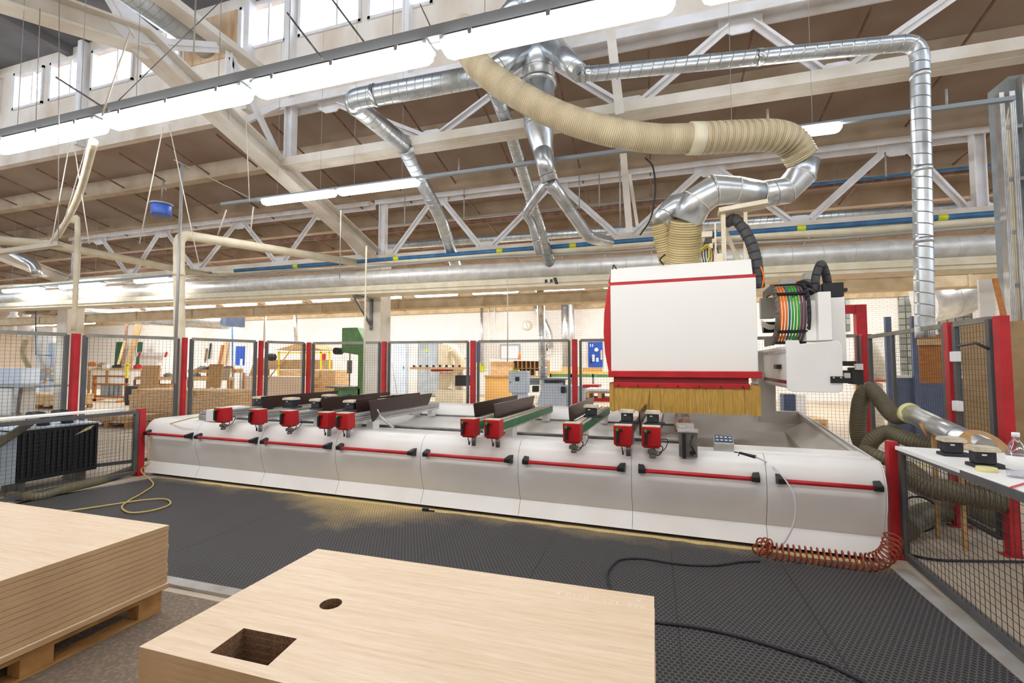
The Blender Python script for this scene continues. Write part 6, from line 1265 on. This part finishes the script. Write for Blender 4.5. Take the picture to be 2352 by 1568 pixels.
for i, (px, py, Y, m) in enumerate([(205, 836, 16, 'orangewood'), (228, 838, 16.1, 'card'), (240, 842, 16, 'paper'), (262, 842, 16.2, 'rubber'), (310, 842, 16, 'red'), (460, 846, 16, 'steel'), (480, 846, 16, 'rubber'), (500, 844, 16.2, 'steel'), (520, 846, 16, 'brownpipe'), (445, 862, 15.8, 'steel'), (345, 862, 16.7, 'brownpipe'), (380, 862, 16.6, 'steel')]):
    q = aY(px, py, Y); mb = MB(); w = random.uniform(.18, .4); mb.b2((q.x - w / 2, Y, q.z - .12), (q.x + w / 2, Y + .25, q.z + .08)); mb.b2((q.x - w / 3, Y + .05, q.z + .08), (q.x + w / 3, Y + .2, q.z + .12)); mb.bar((q.x - w / 2, Y - .02, q.z), (q.x + w / 2, Y - .02, q.z), .02, .04)
    one('tool_box', ['orange', 'beige', 'white', 'black', 'red', 'grey', 'black', 'grey', 'brown', 'grey', 'brown', 'grey'][i] + ' box among the planks, ' + ['leftmost on the left shelf', 'second on the left shelf', 'third on the left shelf', 'fourth on the left shelf', 'right of the tall brown board', 'first from left above the lumber', 'second from left above the lumber', 'third from left above the lumber', 'fourth from left above the lumber', 'lower shelf beside the second post', 'behind the square panel', 'right of the square panel'][i], 'box', mb, M[m], bevel=.01)
mb = MB(); gb(mb, 306, 386, 809, 818, 17, .5); gb(mb, 320, 360, 818, 838, 17.1, .3); one('white_cradle', 'white rack with red clamps right of the leaning boards', 'rack', mb, M['white']); 
for px in (322, 383): mb = MB(); mb.bar(aY(px, 808, 16.9), aY(px - 4, 820, 16.9), .06, .06, up=(0, 1, 0)); one('clamp', ('left' if px < 350 else 'right') + ' red clamp on the white rack', 'clamp', mb, M['red'])
lean('dark green tall board in the window recess at left', 266, 282, 785, 842, 22.5, 'dkgreen'); lean('dark green tall board right of the leaning boards', 315, 326, 785, 842, 22.5, 'dkgreen')
for i, (a, b, c, d, m) in enumerate([(481, 484, 788, 824, 'rubber'), (472, 475, 800, 832, 'brownpipe'), (503, 508, 792, 838, 'orangewood'), (512, 520, 786, 838, 'lumber')]): lean(['black clamp hanging on the back wall above the lumber', 'brown clamp hanging left of the black one', 'orange batten leaning above the lumber stack', 'pale plank leaning above the lumber stack'][i], a, b, c, d, 23.1, m, .15 if i > 1 else 0, name='hanging_clamp' if i < 2 else 'leaning_batten')
# dust collector far left
Y = 14; t = thing('dust_collector', 'white dust collector with puffed filter bags and a cream hose at the far left', 'machine', (aY(80, 850, Y).x, Y, 0))
for px, py, r in ((30, 745, .34), (60, 752, .3)): q = aY(px, py, Y); mb = MB(); mb.lathe(q, [(0, -.45), (r * .8, -.42), (r, -.1), (r * .95, .2), (r * .5, .42), (.12, .5), (.15, .62), (0, .62)], 18); build('filter_bag', mb, M['paper'], t)
mb = MB(); gb(mb, 78, 118, 752, 850, Y + .2, .8); build('white_case', mb, M['white'], t, bevel=.03)
mb = MB(); mb.tube(catmull([aY(60, 782, Y - .2), aY(52, 810, Y - .2), aY(68, 850, Y - .2), aY(66, 885, Y - .2)], 8), .1, 14); build('cream_hose', mb, M['hose'], t)
q = aY(132, 800, Y); mb = MB(); mb.tube([(q.x, Y, .9), (q.x, Y, 2.6)], .3, 20); mb.tube([(q.x - .25, Y, 0), (q.x - .2, Y, .9)], [.45, .4], 20); build('drum', mb, M['ltblue'], t)
mb = MB(); gb(mb, 82, 140, 850, 905, Y, 1, True); build('base', mb, M['greycab'], t, bevel=.02)
mb = MB(); a = aY(0, 880, 12); mb.b2((a.x - 1, 12, 0), (aY(48, 880, 12).x, 12.6, aY(20, 845, 12).z)); one('cabinet', 'pale grey low cabinet at the far left edge', 'cabinet', mb, M['ltblue'], bevel=.01)
t = thing('sliding_saw', 'white sliding table saw in front of the dust collector at far left', 'machine', (aY(60, 900, 10).x, 10, 0)); mb = MB(); gb(mb, -40, 80, 884, 889, 9.0, .9); build('saw_table', mb, M['lampt'], t); mb = MB(); x0, x1, z0, z1 = R2(-40, 26, 890, 960, 9.2); mb.b2((x0, 9.2, 0), (x1, 9.8, z1)); build('base', mb, M['white'], t, bevel=.02); mb = MB(); x0, x1, z0, z1 = R2(30, 42, 889, 940, 9.1); mb.prism([(x0, 9.1, z1), (x1, 9.1, z1), ((x0 + x1) / 2 + .03, 9.1, .1), ((x0 + x1) / 2 - .03, 9.1, .1)], (0, .1, 0)); mb.b2((x0, 9.06, 0), (x1, 9.2, .12)); build('support_leg', mb, M['steel'], t)
mb = MB(); mb.bar(aY(60, 852, 13.5), aY(118, 846, 13.5), .1, .06); mb.bar(aY(62, 862, 13.5), aY(120, 858, 13.5), .1, .06); mb.bar(aY(75, 905, 13.2), aY(110, 870, 13.2), .06, .08); one('timber_pile', 'loose timber pieces in front of the dust collector base', 'boards', mb, M['wood'])
mb = MB(); mb.tube([aY(82, 700, 13), aY(82, 815, 13), aY(118, 816, 13)], .02, 8); one('blue_air_line', 'thin dark blue pipe with a bend at far left', 'pipe', mb, M['bluepipe'])
# right side workshop
Y = 15; t = thing('panel_door', 'blue grey steel partition door behind the right mesh fence', 'door', (aY(2090, 850, Y).x, Y, 0))
a = aY(2038, 760, 11.5); b = aY(2160, 860, 11.5)
mb = MB(); mb.b2((a.x, 11.5, 0), (b.x + .6, 11.56, 1.35)); build('lower_panel', mb, M['bluegrey'], t)
for px in (2040, 2100): q = aY(px, 765, 11.45); mb = MB(); mb.b2((q.x - .05, 11.42, 0), (q.x + .05, 11.5, 2.6)); build('upright', mb, M['bluegrey'], t)
mb = MB(); mb.b2((a.x, 11.48, 1.33), (b.x + .6, 11.58, 1.38)); build('sill', mb, M['white'], t)
mb = MB(); x0, x1, z0, z1 = R2(2113, 2190, 768, 880, 9); mb.b2((x0, 9, z0), (x1, 9.03, z1)); t = one('orange_board', 'orange brown wooden board behind the right mesh fence', 'board', mb, M['orangewood']); mb = MB(); x0, x1, z0, z1 = R2(2110, 2165, 779, 792, 8.95); mb.b2((x0, 8.95, z0), (x1, 9, z1)); build('pale_batten', mb, M['wood'], t)
mb = MB(); q = aD(2205, 750, 6.3); e = aD(2300, 740, 5.6); z1 = q.z + .0; mb.prism([(q.x, q.y, 0), (e.x + .5, e.y, 0), (e.x + .5, e.y, 2.15), (q.x, q.y, 2.15)], (.05, .06, 0)); one('brown_board', 'tall brown board leaning right behind the mesh door', 'board', mb, M['card'])
mb = MB(); a = aD(2285, 640, 6.0); b = aD(2308, 735, 5.8); mb.bar(a, b, .05, .03, up=(0, 1, 0)); one('wooden_batten', 'light wooden batten leaning behind the widest red post', 'batten', mb, M['orangewood'])
mb = MB(); q = aD(2268, 700, 9); mb.b2((q.x - .12, q.y, 0), (q.x + .12, q.y + .05, aD(2268, 640, 9).z)); one('white_board', 'tall white board standing beside the right column', 'board', mb, M['white'])
t = thing('wood_machine', 'cream machine with an orange red table behind the right mesh fence', 'machine', (aY(2010, 900, 14).x, 14, 0)); mb = MB(); gb(mb, 1975, 2036, 872, 877, 14, 1); build('table', mb, mk('orange_red', 'D4552E', .5), t); mb = MB(); gb(mb, 1984, 2030, 880, 930, 14.2, .7, True); mb.lathe(aY(1994, 830, 14.6), [(0, -.6), (.35, -.5), (.4, -.1), (.25, .3), (.08, .7), (0, .7)], 16); build('body', mb, M['creamm'], t, bevel=.02); mb = MB(); gb(mb, 1988, 2012, 856, 872, 14, .4); build('motor_box', mb, M['grey_white'], t)
mb = MB(); gb(mb, 1800, 1828, 905, 940, 11, .3, True); one('bollard', 'small dark blue drum seen under the machine arm', 'drum', mb, M['bluegrey'])
x0, x1, z0, z1 = R2(1855, 1900, 915, 935, 12); pallet('timber pallet seen under the machine arm', x0, x1, 12, 12.8, z0=0.0, h=.14, m='lumber')
for k in range(2): mb = MB(); mb.b2((x0, 12, .14 + .12 * k), (x1, 12.7, .25 + .12 * k)); one('timber_bundle', ('lower' if k == 0 else 'upper') + ' timber piece on the pallet under the machine arm', 'boards', mb, M['lumber'], bevel=.01)
mb = MB(); gb(mb, 1788, 1852, 905, 945, 13, .05, True); one('white_board', 'white panel behind the mesh under the machine arm', 'panel', mb, M['paper'])
mb = MB(); a = aZ(1968, 1018, .002); mb.prism([(a.x - .3, 9.0, .001), (a.x + 4, 9.0, .001), (a.x + 4, 9.12, .001), (a.x - .3, 9.12, .001)], (0, 0, .002)); one('floor_line', 'yellow painted line on the floor behind the right fence', 'floor marking', mb, M['yel'])
